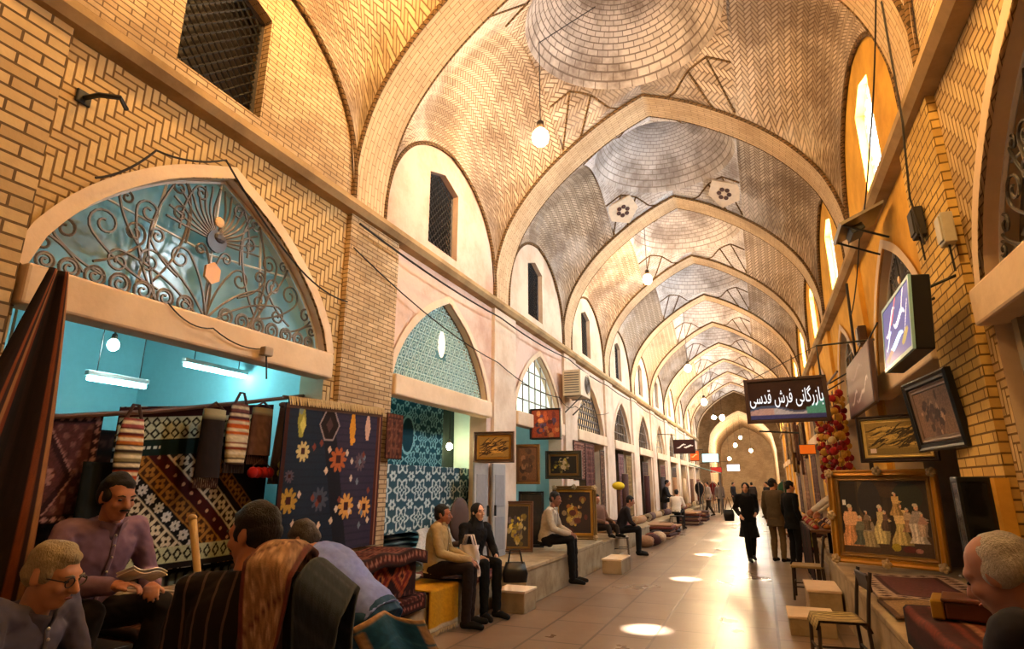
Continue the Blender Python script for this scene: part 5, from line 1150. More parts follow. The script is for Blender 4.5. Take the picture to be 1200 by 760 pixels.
# chairs and steps
ws = lambda u, v: (lambda P: P.m((u * 11) % 1 < .4, (.15, .11, .07)).m((v < .07), (.3, .22, .14)).noise(.25).c)(Pt(u, v, .5, .5, (.84, .74, .48)))
folding_chair('woven_chair', 'chair with a striped woven seat standing nearest by the right platform', (.50, 6.35, 0), HF(-1, -.1), M_dark, M_dark, .45, True, stripes_=ws, w=.4)
folding_chair('wooden_chair', 'wooden chair with a beige cloth back beside the heaped stall', (.50, 10.2, 0), HF(-1, .1), simple('beige_cloth', (.55, .46, .3), .9), M_dark, .45, True, w=.4)
def stepbox(label, c, d, rz=0):
    t = thing('stone_step', label, 'step', c, rz, None); MB().box((0, 0, d[2] / 2 - .015), (d[0], d[1], d[2] - .03), ch=.008).build('block', M_stone, t); MB().box((0, 0, d[2] - .015), (d[0] + .025, d[1] + .025, .03), ch=.008).build('tread', M_band, t)
stepbox('taller stone step block against the right platform by the woven chair', (.57, 9.0, 0), (.36, .85, .36)); stepbox('lower stone step in front of the taller one on the right', (.36, 8.05, 0), (.46, .6, .2))
stepbox('square stone step on the floor beside the woman in black', (-3.17, 7.86, 0), (.42, .44, .27)); stepbox('small stone step at the far end of the pale left platform', (-2.72, 11.9, 0), (.36, .8, .26))
# signs ------------------------------------------------------------------
def text_obj(body, size, mat, par, M, name='lettering', ext=.006, sx=1.0):
    c = bpy.data.curves.new('t', 'FONT'); c.body = body; c.size = size; c.extrude = ext; c.align_x = 'CENTER'; c.align_y = 'CENTER'; c.offset = 0; o = bpy.data.objects.new('t', c); COL.objects.link(o)
    bpy.context.view_layer.update(); dg = bpy.context.evaluated_depsgraph_get(); me = bpy.data.meshes.new_from_object(o.evaluated_get(dg), depsgraph=dg); bpy.data.objects.remove(o); bpy.data.curves.remove(c)
    me.transform(M @ Matrix.Diagonal((sx, 1, 1, 1))); me.materials.clear(); me.materials.append(mat); q = bpy.data.objects.new(name, me); COL.objects.link(q); attach(q, par, False); return q
FARSI = ("\uFE91\uFE8E\uFEAF\uFEAD\uFB94\uFE8E\uFEE7\uFBFD", "\uFED3\uFEAE\uFEB5", "\uFED7\uFEAA\uFEB3\uFBFD")
FX = Matrix(((1, 0, 0, 0), (0, 0, 1, 0), (0, 1, 0, 0), (0, 0, 0, 1))); FXm = Matrix(((1, 0, 0, 0), (0, 0, -1, 0), (0, 1, 0, 0), (0, 0, 0, 1)))   # text upright, facing -y
t = thing('hanging_sign', 'dark framed shop sign with white script hung across the right of the passage', 'sign', (.40, 8.5, 2.37), -.06)
MB().box((0, 0, .29), (.98, .1, .56), ch=.01).build('case', simple('sign_case', (.16, .10, .085), .5), t)
def sg(u, v):
    P = Pt(u, v, .9, .48, (.20, .12, .10)); k = .13 + .05 * np.sin(P.x * 7) + np.clip(P.x - .55, 0, 1) * .25; P.m(P.y < k, (.30, .36, .5)); P.m(P.y < k * .8, (.72, .74, .82)); P.m((P.y < k * .8) & (P.x < .3), (.72, .62, .64)); P.m((P.x > .68) & (P.y < k * 1.15), (.35, .66, .62)); P.m(P.y < .055, (.25, .27, .5)); return P.noise(.15).c
MB().grid(lambda a, b: (lerp(-.445, .445, a), -.054, lerp(.05, .53, b)), 60, 40, col=sg).build('face', paintmat('sign_face', .4, 0, .12), t, vcol=True)
wl = emit('sign_letters', (1, .97, .95), 1.0)
text_obj((' '.join(FARSI))[::-1], .25, wl, t, Matrix.Translation((0, -.06, .33)) @ FXm, sx=.435)
m = MB()
for s in (-1, 1): m.box((s * .47, -.055, .29), (.05, .03, .58), ch=.006)
m.box((0, -.055, .565), (.99, .03, .04), ch=.006); m.box((0, -.055, .018), (.99, .03, .04), ch=.006); m.build('frame', simple('sign_frame', (.25, .15, .13), .4), t)
MB().tube([(.44, 0, .58), (.44, 0, .98), (1.1, .02, 1.0)], .014, 6).build('bracket', M_black, t); MB().tube([(-.42, 0, .58), (.44, 0, .98)], .005, 5).build('wire', M_black, t)
def strokes(W, H, base, items, nz=.1):
    def f(u, v):
        P = Pt(u, v, W, H, base)
        for (x, y, L, A, k, sl_, w, c) in items:
            s = P.x - x; P.m((abs(s) < L) & (abs(P.y - y - A * np.sin(s * k) - sl_ * s) < w * (1 - (s / L) ** 2) + .004), c)
        return P.noise(nz).c
    return f
t = thing('lightbox_sign', 'blue lightbox sign with white brush strokes tilted out over the right lintel', 'sign', (1.17, 5.42, 2.53), -PI / 2, rot=(-.09, 0, -PI / 2))
its = [(.3, .34, .2, .05, 14, .3, .022, (.9, .9, .95)), (.62, .3, .22, .06, 11, -.2, .024, (.86, .88, .95)), (.45, .42, .16, .04, 16, .5, .016, (.8, .28, .22)), (.75, .4, .1, .03, 20, .9, .018, (.92, .92, .96)), (.2, .2, .12, .04, 18, .2, .02, (.7, .8, .95)), (.5, .14, .25, .03, 9, 0, .03, (.75, .88, .98)), (.8, .12, .12, .03, 15, 0, .04, (.55, .5, .2)), (.2, .07, .16, .02, 15, 0, .025, (.5, .35, .35)), (.86, .26, .07, .03, 20, 1.2, .014, (.95, .95, .98))]
MB().grid(lambda a, b: (lerp(-.5, .5, a), -.072, lerp(.03, .53, b)), 90, 50, col=strokes(1, .5, (.07, .17, .5), its)).build('face', paintmat('lightbox_face', .3, 0, .9), t, vcol=True)
MB().box((0, 0, .28), (1.04, .13, .56), ch=.01).build('case', M_black, t)
m = MB(); 
for s in (-1, 1): m.box((s * .515, -.066, .28), (.03, .02, .56))
m.box((0, -.066, .015), (1.0, .02, .03)); m.box((0, -.066, .545), (1.0, .02, .03)); m.build('rim', simple('pale_rim', (.6, .8, .85), .3), t)
for s in (-1, 1): MB().tube([(s * .3, .06, .5), (s * .3, .3, .62)], .012, 6).build('bracket', M_black, t)
t = thing('board_sign', 'dusty mauve signboard with faint white script beyond the blue lightbox', 'sign', (1.3, 8.75, 2.5), rot=(-.05, 0, -PI / 2))
its = [(.6, .2, .3, .05, 10, .1, .02, (.82, .75, .75)), (1.1, .16, .35, .04, 8, 0, .02, (.8, .72, .72)), (1.5, .26, .25, .05, 12, .1, .018, (.8, .72, .72)), (.9, .5, .5, .05, 6, 0, .012, (.55, .42, .42))]
MB().grid(lambda a, b: (lerp(-.98, .98, a), -.03, lerp(.02, .72, b)), 80, 30, col=strokes(1.96, .7, (.42, .27, .27), its)).build('face', M_paint, t, vcol=True); MB().box((0, 0, .37), (2.02, .05, .74), ch=.008).build('board', simple('board_wood', (.3, .2, .18), .6), t)
for s in (-1, 1): MB().tube([(s * .7, 0, .74), (s * .7, .14, 1.0)], .01, 6).build('bracket', M_black, t)
t = thing('metal_hood', 'grey sheet metal hood jutting from the right wall under the cornice', 'hood', (1.28, 7.0, 4.3))
MB().prism([(-.22, -.03), (.2, .16), (.2, .19), (-.24, .0)], -.3, .3, Matrix(((1, 0, 0), (0, 0, 1), (0, 1, 0)))).build('sheet', simple('galvanised_sheet', (.5, .46, .42), .4, .5), t)
for s in (-1, 1): MB().tube([(-.2, s * .26, -.02), (.2, s * .26, -.22)], .012, 6).build('strut', M_black, t)
MB().box((-.05, 0, -.02), (.14, .3, .08), (0, -.4, 0), .01).build('floodlight', M_black, t)
def far_sign(label, c, W, H, col, its, rz=0, glow=0):
    t = thing('hanging_sign', label, 'sign', c, rz); MB().box((0, 0, H / 2), (W, .1, H), ch=.01).build('case', M_dark, t); MB().grid(lambda a, b: (lerp(-W * .47, W * .47, a), -.056, lerp(.06 * H, .94 * H, b)), 40, 20, col=strokes(W, H, col, its)).build('face', paintmat('sign_face_%d' % (glow * 10), .4, 0, glow), t, vcol=True)
    MB().tube([(-W * .4, 0, H), (-W * .4, 0, H + .2), (-W * .5 - .6, 0, H + .25)], .015, 6).build('bracket', M_black, t)
far_sign('dark hanging sign with white script far down the left side', (-2.75, 25, 2.78), .85, .56, (.2, .1, .1), [(.3, .3, .2, .05, 14, .2, .03, (.95, .9, .88)), (.6, .28, .2, .05, 12, -.1, .03, (.95, .9, .88))], 0, .2)
far_sign('small orange sign under the far dark sign on the left', (-2.85, 30, 2.66), .42, .5, (.86, .36, .14), [(.2, .25, .15, .05, 18, .2, .03, (.95, .75, .5))], 0, .4)
far_sign('glowing white sign beyond the dark crossing', (-2.0, 51.8, 2.6), 1.0, .55, (.95, .9, .92), [], 0, 2.5)
far_sign('orange shop plate above the heaped stall on the right', (.78, 11.5, 2.09), .26, .17, (.9, .45, .12), [], 0, .3)
# ------------------------------------------------------------------ left pictures, air conditioner, doors
fm = [M_wood, M_gold2]
framed('calligraphy_picture', 'brown framed golden calligraphy panel projecting from the left pier by the grey doors', (-3.83, 8.6, 1.92), .66, .48, callig((.62, .47, .22), (.26, .16, .08), .5, .3, False, 9), [simple('umber_frame', (.34, .22, .12), .5), M_gold], .09, (.15, -1), .02, .0, .05)
t = framed('box_picture', 'red and orange picture in a deep black case over the third left shop', (-3.73, 10.8, 2.43), .6, .58, still((.55, .22, .12), [(.72, .34, .18), (.8, .5, .3), (.4, .14, .12), (.35, .25, .4)], .6, .58, 5), [M_dark], .03, (.1, -1), .0, .0, .05)
MB().box((-.03, .14, .29), (.6, .22, .57), ch=.01).build('case', M_black, t)
framed('shelf_picture', 'tan framed picture hanging right under the red and orange one', (-3.88, 10.2, 1.6), .46, .70, still((.4, .27, .17), [(.3, .2, .14), (.5, .36, .25)], .46, .7, 12), [M_gold2, M_wood], .07, (.15, -1), .02)
framed('landscape_picture', 'dark framed picture of yellow flowers over the tallest left gilt picture', (-3.64, 11.6, 1.7), .74, .55, still((.08, .06, .04), [(.72, .62, .2), (.5, .42, .12), (.25, .2, .08), (.7, .6, .45)], .74, .5, 21), [simple('green_black_frame', (.2, .17, .1), .4), M_gold2], .11, (.12, -1), .03)
framed('gilt_picture', 'tall gilt framed picture of a golden bouquet standing on the left platform', (-3.6, 12.15, .52), .9, 1.05, still((.16, .08, .05), [(.72, .55, .16), (.8, .62, .4), (.5, .3, .1), (.35, .14, .08), (.75, .6, .25)], .7, .85, 33), [M_gold2, M_gold], .13, (.22, -1), .08, .0, .06, 80, 90, ornate=True)
framed('bouquet_picture', 'brown framed yellow and white flower picture leaning behind the seated man', (-3.82, 9.55, .53), .52, .80, still((.2, .16, .12), [(.78, .68, .25), (.7, .62, .42), (.35, .3, .3), (.6, .5, .2)], .5, .8, 41), [M_wood, M_gold2], .085, (.25, -1), .14)
framed('dark_picture', 'nearly black framed picture leaning behind the flower picture on the left', (-3.86, 10.3, .53), .46, .95, still((.07, .06, .05), [(.12, .1, .08), (.16, .13, .1)], .5, .9, 43), [M_black], .05, (.25, -1), .12)
t = thing('air_conditioner', 'white air conditioner box with round fan on a bracket above the pictures', 'air conditioner', (-3.72, 13.0, 3.5), PI / 2)
MB().box((0, .0, .3), (.8, .42, .58), ch=.015).build('casing', simple('ac_casing', (.78, .7, .58), .5), t)
m = MB(); Mf = Euler((PI / 2, 0, 0)).to_matrix()
for q in range(1, 6): m.tube([(.12 + .045 * q * cos(a), -.225, .3 + .045 * q * sin(a)) for a in np.linspace(0, 2 * PI, 25)[:-1]], .006, 4, True)
m.build('fan_guard', M_iron, t); MB().lathe([(.2, -.005), (.2, .005)], (.12, -.214, .3), 20, Mf).build('fan_recess', M_black, t)
m = MB()
for q in range(9): m.box((-.405, 0, .08 + q * .055), (.012, .34, .022))
m.build('louvre', M_iron, t)
for s in (-1, 1): MB().tube([(s * .3, .2, .0), (s * .3, -.2, .0), (s * .3, .2, -.35)], .018, 6).build('bracket', M_iron, t)
for k, (ya, lb) in enumerate(((8.28, 1), (8.86, 2))):
    d = bpy.data.objects.new('door_%d' % lb, None); COL.objects.link(d); struct(d); X = -3.97 if k else -4.02
    MB().box((X, ya + .25, 1.2), (.035, .5, 1.44), ch=.006).build('leaf', simple('grey_door_paint', (.62, .62, .62), .45), d)
    for z in (.85, 1.5): MB().box((X + .02, ya + .25, z), (.012, .36, .5), ch=.006).build('door_panel', simple('grey_door_panel', (.55, .55, .56), .45), d)
    MB().box((X + .035, ya + (.46 if k == 0 else .05), 1.2), (.03, .03, .16), ch=.006).build('handle', M_black, d)
# ------------------------------------------------------------------ second shop on the left
hang('display_rug', 'teal rug with white tracery hung high in the second shop', -4.62, 6.3, 8.35, 1.78, 2.78, arabesque((.06, .30, .36), (.55, .78, .80), 2.0, 1.0, 1.05), 150, 90, .01, 2)
hang('display_rug', 'blue grey rug with bold white rosettes hung below the teal one', -4.45, 6.3, 9.2, .98, 1.85, arabesque((.20, .34, .40), (.82, .88, .88), 2.4, .9, 1.25, False), 170, 80, .01, 2)
hang('dark_hanging', 'dark green grey cloth hanging behind the warm little bulb', -4.9, 8.6, 9.6, 1.75, 2.9, stripes([(.14, .2, .2), (.17, .23, .22)], .3), 20, 20, .02, 2)
ORD = ['lowest', 'second', 'third', 'fourth', 'fifth', 'sixth', 'seventh', 'eighth', 'ninth', 'tenth', 'eleventh', 'twelfth', 'thirteenth', 'fourteenth', 'fifteenth', 'sixteenth']
for i in range(9):
    o = MB().grid(lambda a, b: (.26 * cos(PI * (b * 2 - 1) / 2) - .1, lerp(-.72, .72, a), .03 + .027 * math.sin(PI * (b * 2 - 1) / 2)), 12, 8, col=lambda u, v: Pt(u, v, 1.4, .06, (.30, .36, .38) if i < 8 else (.4, .1, .16)).m(np.sin(u * 90 + i) > .6, (.6, .66, .68)).noise(.3).c).build('folded_rug', M_woven, None, True, vcol=True, solid=.008)
    o.location = (-4.72, 7.0, .47 + i * .068); tag(o, ('grey folded rug, %s from the bottom of the stack in the second shop' % ORD[i]) if i < 8 else 'maroon folded rug topping the grey stack in the second shop', 'rug', 'folded rugs stacked in the second shop')
def sh(a, b): y = lerp(7.3, 8.6, a); return (lerp(-4.40, -4.29, b) , y - .2 * b + .1 * math.sin(b * 5), lerp(1.02 - .12 * abs(a - .3), .58, b ** 1.3) + .03 * math.sin(a * 16 + b * 6) * (.4 + b))
cloth('dust_sheet', 'crumpled white sheet thrown over the rugs behind the khaki shirt', 'sheet', sh, stripes([(.86, .84, .82), (.83, .82, .82)], .3), 50, 40, (-4.1, 8.0, .53), th=.015)
def sh2(a, b): return (lerp(-4.3, -4.0, b), lerp(6.08, 6.8, a), lerp(.66, .52, b) + .03 * math.sin(a * 14 + b * 5))
cloth('dust_sheet', 'low white striped sheet spread beside the carpet bench in the second shop', 'sheet', sh2, stripes([(.84, .84, .84), (.7, .74, .76), (.86, .86, .86)], .2), 40, 30, (-4.0, 6.5, .52), th=.015)
t = thing('round_back_chair', 'chair with a brown oval backrest behind the seated couple', 'chair', (-3.86, 7.86, .50), HF(1, -.1))
MB().ball((0, -.18, .62), (.25, .05, .3), 20).build('backrest', simple('brown_upholstery', (.26, .17, .13), .7), t, True); MB().box((0, .02, .3), (.44, .4, .07), ch=.03).build('seat', simple('brown_upholstery', (.26, .17, .13), .7), t)
for sx in (-1, 1):
    for sy in (-1, 1): MB().tube([(sx * .18, .02 + sy * .16, .28), (sx * .2, .02 + sy * .18, 0)], .016, 6).build('leg', M_dark, t)
hang('small_rug', 'small brown rug hanging on the pier right of the blue kilim', -3.93, 5.78, 6.12, 1.88, 2.4, persian((.34, .16, .1), (.5, .3, .2), (.2, .08, .06), .35, .5, 30, .05), 20, 30, .005, 1)
# carpets crowding the back of the nearest shop
hang('backdrop_rug', 'very dark red rug filling the back of the nearest shop', -5.2, 1.7, 5.1, .5, 2.05, persian((.16, .06, .05), (.3, .17, .13), (.08, .04, .04), 3.4, 1.5, 26, .2), 120, 60, .03, 4)
hang('backdrop_rug', 'black brown rug hanging under the dark cloth at the left of the nearest shop', -4.55, 1.75, 3.1, .48, 1.5, persian((.1, .06, .05), (.2, .13, .1), (.06, .04, .04), 1.3, 1, 26, .12), 50, 40, .03, 2)
hang('backdrop_rug', 'dark rug with a pale lattice hem below the flower kilim', -4.52, 3.1, 4.95, .48, 1.25, lambda u, v: Pt(u, v, 1.8, .7, (.11, .07, .06)).m((v > .35) & (v < .55) & (abs(((u * 22) % 1) - .5) < .3), (.55, .55, .45)).noise(.3).c, 80, 40, .02, 2)
# pale walking stick / pole between the two men
t = thing('wooden_pole', 'pale slanting wooden pole between the seated man and the carpet carrier', 'pole', (-2.44, 2.2, .45)); MB().tube([(.17, .05, 0), (.0, .0, .55), (-.14, .0, .98)], [.011, .014, .019], 8).build('shaft', simple('pale_wood', (.66, .54, .34), .6), t, True); MB().ball((-.145, 0, .99), (.023, .023, .02), 10).build('knob', simple('pale_wood', (.66, .54, .34), .6), t, True)
# ------------------------------------------------------------------ right stall, Y 9.5 - 13.5
t = thing('stall_table', 'stall table heaped with trinkets on the right beyond the chair', 'table', (.87, 11.9, 0))
MB().box((0, 0, .9), (.5, 2.5, .04), ch=.008).build('tabletop', M_wood, t)
for sx in (-1, 1):
    for sy in (-1, 1): MB().box((sx * .2, sy * 1.15, .44), (.06, .06, .88)).build('leg', M_dark, t)
MB().grid(lambda a, b: (-.255 - .01 * math.sin(a * 40), lerp(-1.25, 1.25, a), lerp(.12, .92, b)), 60, 10, col=stripes([(.12, .06, .06), (.22, .08, .07), (.1, .06, .06)], .3, True, 2.5, .8)).build('front_cloth', M_woven, t, True, vcol=True, solid=.01)
cols = [(.55, .1, .08), (.7, .45, .12), (.3, .06, .07), (.62, .5, .3), (.2, .08, .1), (.75, .65, .5)]
for i in range(46):
    x, y = .71 + .155 * (i % 3) + random.uniform(-.01, .01), 10.78 + .155 * (i // 3) + random.uniform(-.01, .01); s = random.uniform(.045, .066)
    c = cols[i % 6]; o = MB(); o.lathe([(s * .4, 0), (s, s * .35), (s * 1.05, s * .7), (s * .6, s * 1.2), (s * .3, s * 1.35), (s * .35, s * 1.5)], (0, 0, 0), 10); ob = o.build('woollen_pouch', simple('pouch_%d' % (i % 6), c, .8), None, True); ob.location = (x, y, .922)
    tag(ob, 'small woollen pouch in the coloured heap on the right stall', 'pouch', 'pouches heaped on the right stall')
def strand(x, y, zt, L, c, lab, n=7, bulb_=.045):
    t = thing('pompom_strand', lab, 'garland', (x, y, zt - L), 0, 'pompom strands hanging at the right stall'); MB().tube([(0, 0, 0), (0, 0, L)], .005, 5).build('string', M_bagback, t)
    for k in range(n): MB().ball((0, random.uniform(-.01, .01), L * (k + .4) / n), bulb_ * random.uniform(.8, 1.2), 8).build('pompom', simple('wool_%d' % int(c[k % len(c)][0] * 99), c[k % len(c)], .95), t, True)
GC = [[(.6, .08, .07), (.7, .5, .15)], [(.75, .55, .2), (.5, .07, .07)], [(.55, .06, .06), (.62, .1, .08), (.8, .7, .5)]]
for i in range(22):
    a = i % 11; strand(1.02 + .045 * (i % 5), 9.2 + .14 * i, 2.72 + .35 * random.random() , .75 + .5 * random.random(), GC[i % 3], '%s strand of pompoms from the near end of the rail on the right' % (['first'] + ORD[1:] + ['seventeenth', 'eighteenth', 'nineteenth', 'twentieth', 'twenty-first', 'twenty-second'])[i], 7, .045 + .012 * (i % 2))
t = thing('strand_rail', 'rail along the right wall carrying pompom strands and scarves', 'rail', (1.1, 9.0, 3.08)); MB().tube([(0, 0, 0), (0, 4.6, .1)], .015, 6).build('bar', M_wood, t)
for y in (1.1, 2.2, 4.5): MB().tube([(0, y, 0), (.35, y, .2)], .012, 5).build('bracket', M_black, t)
SCC = [(.72, .6, .48), (.5, .32, .24), (.8, .7, .56), (.36, .22, .18), (.66, .5, .32), (.3, .16, .14)]
for i in range(16):
    x = .62 + .06 * (i % 4) + random.uniform(-.03, .03); y = 11.9 + .22 * i; L = random.uniform(.6, 1.0); c = SCC[i % 6]
    def fn(a, b): w = .09 * (1.1 - .4 * b); return (x + .018 * math.sin(a * 14 + i), y + lerp(-w, w, a), lerp(2.75 - L, 2.75, b) + .0)
    cloth('scarf', '%s scarf, %s from the near end of the rail above the right stall' % (['beige', 'brown', 'cream', 'dark brown', 'ochre', 'wine'][i % 6], (['first'] + ORD[1:])[i]), 'scarf', fn, stripes([c, tuple(k * .75 for k in c), c], .06, True, .2, 1, .3), 14, 14, (x, y, 2.75 - L), 'scarves hanging over the right stall', th=.01)
t = thing('scarf_rail', 'thin rail holding the row of scarves above the right stall', 'rail', (.72, 11.7, 2.78)); MB().tube([(0, 0, 0), (0, 3.8, 0)], .014, 6).build('bar', M_wood, t)
for y in (.05, 3.7): MB().tube([(0, y, 0), (.24, y, .2)], .01, 5).build('bracket', M_black, t)
# ------------------------------------------------------------------ goods further down both sides
GN = ['rust', 'tan', 'brown', 'cream', 'wine', 'light brown', 'grey']
GL = [(.42, .2, .16), (.6, .45, .32), (.3, .2, .18), (.7, .6, .48), (.25, .12, .12), (.5, .36, .28), (.2, .18, .2)]
def rolled(x, y, z, L, r, c, lab, up=False, grp='rolled carpets along the farther shops'):
    t = thing('rolled_carpet', lab, 'carpet', (x, y, z), random.uniform(-.1, .1), grp)
    sp = [(r * (1 - .0 * k) * (1 - k / 60) * cos(k * .5), r * (1 - k / 60) * sin(k * .5)) for k in range(44)]; m = MB()
    if up: m.tube([(.0, 0, 0), (.02, 0, L)], r, 14)
    else: m.tube([(0, -L / 2, r), (0, L / 2, r)], r, 14)
    m.build('roll', simple('carpet_roll_%d' % int(c[0] * 100), c, .95, var=.35, sc=30), t, True)
    m = MB(); e = (lambda p: (p[0] + .02, p[1], L + .002)) if up else (lambda p: (p[0], -L / 2 - .002, r + p[1])); m.tube([e(p) for p in sp], .007, 4); m.build('spiral_edge', M_fringe, t)
for i in range(14):
    k = i % 7; y = 17.6 + i * 1.9; od = ['first'] + ORD[1:]; rolled(-3.75 + .05 * (i % 3), y, .4, 1.2, .11 + .01 * (i % 3), GL[k], '%s rolled carpet lying %s in the row along the farther left platform' % (GN[k], od[i]))
    if i % 2 == 0: rolled(-3.85, y + .8, .4, 1.5, .1, GL[(k + 2) % 7], '%s carpet roll standing upright, %s along the farther left wall' % (GN[(k + 2) % 7], od[i // 2]), True, 'upright carpet rolls by the farther left shops')
def pile(x, y, z, n, w, d, side, lab, seed):
    r = random.Random(seed)
    for i in range(n):
        c = GL[(seed + i) % 7]; o = MB().box((0, 0, .035), (w, d, .068), None, .03).build('folded_carpet', simple('folded_carpet_%d' % int(c[0] * 100), c, .95, var=.35, sc=25)); o.location = (x + r.uniform(-.04, .04), y + r.uniform(-.04, .04), z + i * .0715); o.rotation_euler = (0, 0, r.uniform(-.08, .08))
        tag(o, '%s carpet, %s from the bottom of the %s' % (GN[(seed + i) % 7], ORD[i], lab), 'carpet', 'folded carpets of the ' + lab)
LOC = ['third left shop', 'fourth left pier', 'fifth left shop', 'shop before the far hanging sign', 'far left shops']
pile(-3.75, 15.9, .4, 4, .6, .9, -1, 'pile behind the dark clothed sitter', 1); pile(-3.0, 19.6, 0, 6, .7, 1.1, -1, 'floor pile before the fifth left shop', 3); pile(-3.0, 21.4, 0, 4, .6, .9, -1, 'low pile before the white-shirted sitter', 5); pile(-2.9, 26.5, 0, 7, .8, 1.2, -1, 'floor pile behind the white-shirted sitter', 2); pile(-2.8, 29.5, 0, 6, .8, 1.4, -1, 'pile below the small orange sign', 4); pile(1.0, 17.5, 0, 8, .6, 1.6, 1, 'nearer tall pile along the right wall', 6); pile(.9, 22, 0, 9, .7, 1.6, 1, 'farther tall pile along the right wall', 0)
for i in range(5):
    o = MB(); o.grid(lambda a, b: ((.24 + .03 * math.sin(a * 25 + b * 9 + i)) * cos(2 * PI * a) * math.sin(PI * (b * .96 + .02)), (.2 + .02 * math.sin(a * 19)) * sin(2 * PI * a) * math.sin(PI * (b * .96 + .02)), .15 - .15 * cos(PI * b)), 24, 10); o = o.build('crumpled_rug', simple('bundle_%d' % i, GL[(i * 3 + 1) % 7], .95, var=.4, sc=20), None, True); o.location = (-3.0 + .12 * (i % 2), 16.55 + i * .5, 0); o.rotation_euler = (0, 0, i * .7)
    tag(o, '%s crumpled rug, %s from the near end of the row on the floor' % (GN[(i * 3 + 1) % 7], ['first', 'second', 'third', 'fourth', 'fifth'][i]), 'rug', 'crumpled rugs on the floor beyond the sitter')
t = thing('yellow_pot', 'bright yellow bundle set on a post beyond the gilt picture', 'bundle', (-3.3, 15.0, .4)); MB().tube([(0, 0, 0), (0, 0, 1.08)], .05, 8).build('post', M_wood, t); MB().ball((0, 0, 1.16), (.16, .16, .1), 12).build('bundle', simple('yellow_wool_bundle', (.9, .78, .1), .8), t, True)
# hanging carpets on the farther left piers
HK = [(13.95, .95, 1.7, 2.6, 'rust and cream carpet hung high in the fourth left shop', (.4, .2, .16), (.66, .5, .42)), (14.9, .9, .6, 2.6, 'dark red carpet hung full height in the fourth left shop', (.3, .12, .1), (.55, .35, .3)), (16.2, .5, .9, 2.5, 'brown carpet strip on the pier after the fourth left shop', (.35, .22, .16), (.55, .42, .3)), (18.6, .8, .6, 2.5, 'mauve carpet hung in the fifth left shop', (.42, .26, .28), (.62, .5, .48)), (19.8, .9, .6, 2.5, 'ochre carpet hung in the fifth left shop', (.5, .38, .2), (.66, .55, .35)), (22.8, 1.2, .6, 2.4, 'dark carpet hung in the sixth left shop', (.22, .14, .13), (.45, .34, .28)), (27.2, 1.4, .6, 2.4, 'dull red carpet hung in the seventh left shop', (.36, .16, .14), (.52, .36, .3)), (31, 1.4, .6, 2.4, 'dark brown carpet hung in the eighth left shop', (.22, .15, .12), (.42, .3, .24))]
for y, w_, z0, z1, lb, a, b in HK: hang('hung_carpet', lb, -3.98, y - w_ / 2, y + w_ / 2, z0, z1, persian(a, b, tuple(k * .5 for k in a), w_, z1 - z0, 24, .12), 40, 60, .01, 2)
for k, (y, w_, a, b) in enumerate([(15.4, 1.8, (.4, .24, .2), (.6, .46, .38)), (19.4, 1.8, (.3, .14, .12), (.5, .36, .3)), (23.4, 1.8, (.46, .3, .2), (.66, .52, .4)), (27.4, 1.8, (.3, .2, .2), (.5, .4, .36))]):
    hang('hung_carpet', ['brown carpet hung beside the scarves on the right', 'dark red carpet on the right wall past the scarves', 'sand carpet far along the right wall', 'grey brown carpet farthest along the right wall'][k], 1.42, y - w_ / 2, y + w_ / 2, .5, 2.5, persian(a, b, tuple(q * .5 for q in a), w_, 2, 20, .14), 40, 50, .02, 2, side=1)
t = thing('awning', 'pale green awning over a far left stall', 'awning', (-2.7, 36, 2.2)); MB().grid(lambda a, b: (lerp(-1.0, .6, a), lerp(-.6, .6, b), lerp(.45, 0, a) + .02 * math.sin(b * 20)), 10, 20).build('sheet', simple('awning_cloth', (.6, .74, .7), .8), t, True, solid=.02)
for s in (-1, 1): MB().tube([(.55, s * .55, 0), (.5, s * .55, -2.2)], .03, 6).build('post', M_iron, t)
t = thing('shop_light', 'cold greenish white lamp between the far warm bulbs', 'lamp', (-2.0, 33, 5.0)); MB().ball((0, 0, 0), (.12, .12, .1), 12).build('bulb', emit('cold_lamp', (.6, 1, .85), 120), t, True); MB().tube([(0, 0, .09), (0, 0, 3.2)], .01, 5).build('cord', M_cord, t); MB().lathe([(.05, .08), (.07, .12), (.03, .18)], (0, 0, 0), 10).build('socket', M_sock, t)
# ------------------------------------------------------------------ wires and boxes
def wire(name, label, pts, r=.008, sag=.0, mat=None):
    P = []
    for a, b in zip(pts[:-1], pts[1:]):
        for k in range(8): t = k / 8; p = Vector(a).lerp(Vector(b), t); p.z -= sag * 4 * t * (1 - t); P.append(p)
    P.append(Vector(pts[-1])); o = MB(); b0 = P[0]; o.tube([p - b0 for p in P], r, 5); ob = o.build(name, mat or M_cable); ob.location = b0; return tag(ob, label, 'cable')
wire('cable', 'thick cable running just under the left cornice', [(-3.9, 5.0 + 4 * i, 4.43 - .05 * (i % 2)) for i in range(10)], .014, .06)
wire('cable', 'thin sagging wire below the cornice cable on the left wall', [(-3.96, 5.0, 4.15), (-3.96, 9.05, 3.6), (-3.95, 12.4, 3.45), (-3.95, 13.6, 3.4), (-3.93, 17, 3.6)], .009, .12)
wire('cable', 'wire looping over the nearest pointed fanlight', [(-3.97, 2.25, 3.6), (-3.93, 2.6, 4.0), (-3.93, 3.2, 4.25), (-3.95, 4.2, 3.62), (-3.95, 4.95, 3.5)], .009, .05)
wire('cable', 'two-core wire drooping across the nearest lintel', [(-3.95, 2.9, 2.9), (-3.93, 3.3, 2.8), (-3.93, 3.9, 2.76)], .006, .06)
wire('cable', 'dark cable dropping beside the right arch rib', [(1.36, 5.05, 5.6), (1.38, 5.2, 4.5), (1.38, 5.4, 3.9), (1.43, 5.45, 3.5)], .009, -.02)
wire('cable', 'long slanting cable on the right wall near the bright window', [(1.34, 5.1, 5.7), (1.36, 6.3, 4.95), (1.36, 7.6, 4.4), (1.4, 9.2, 3.9)], .008, .08)
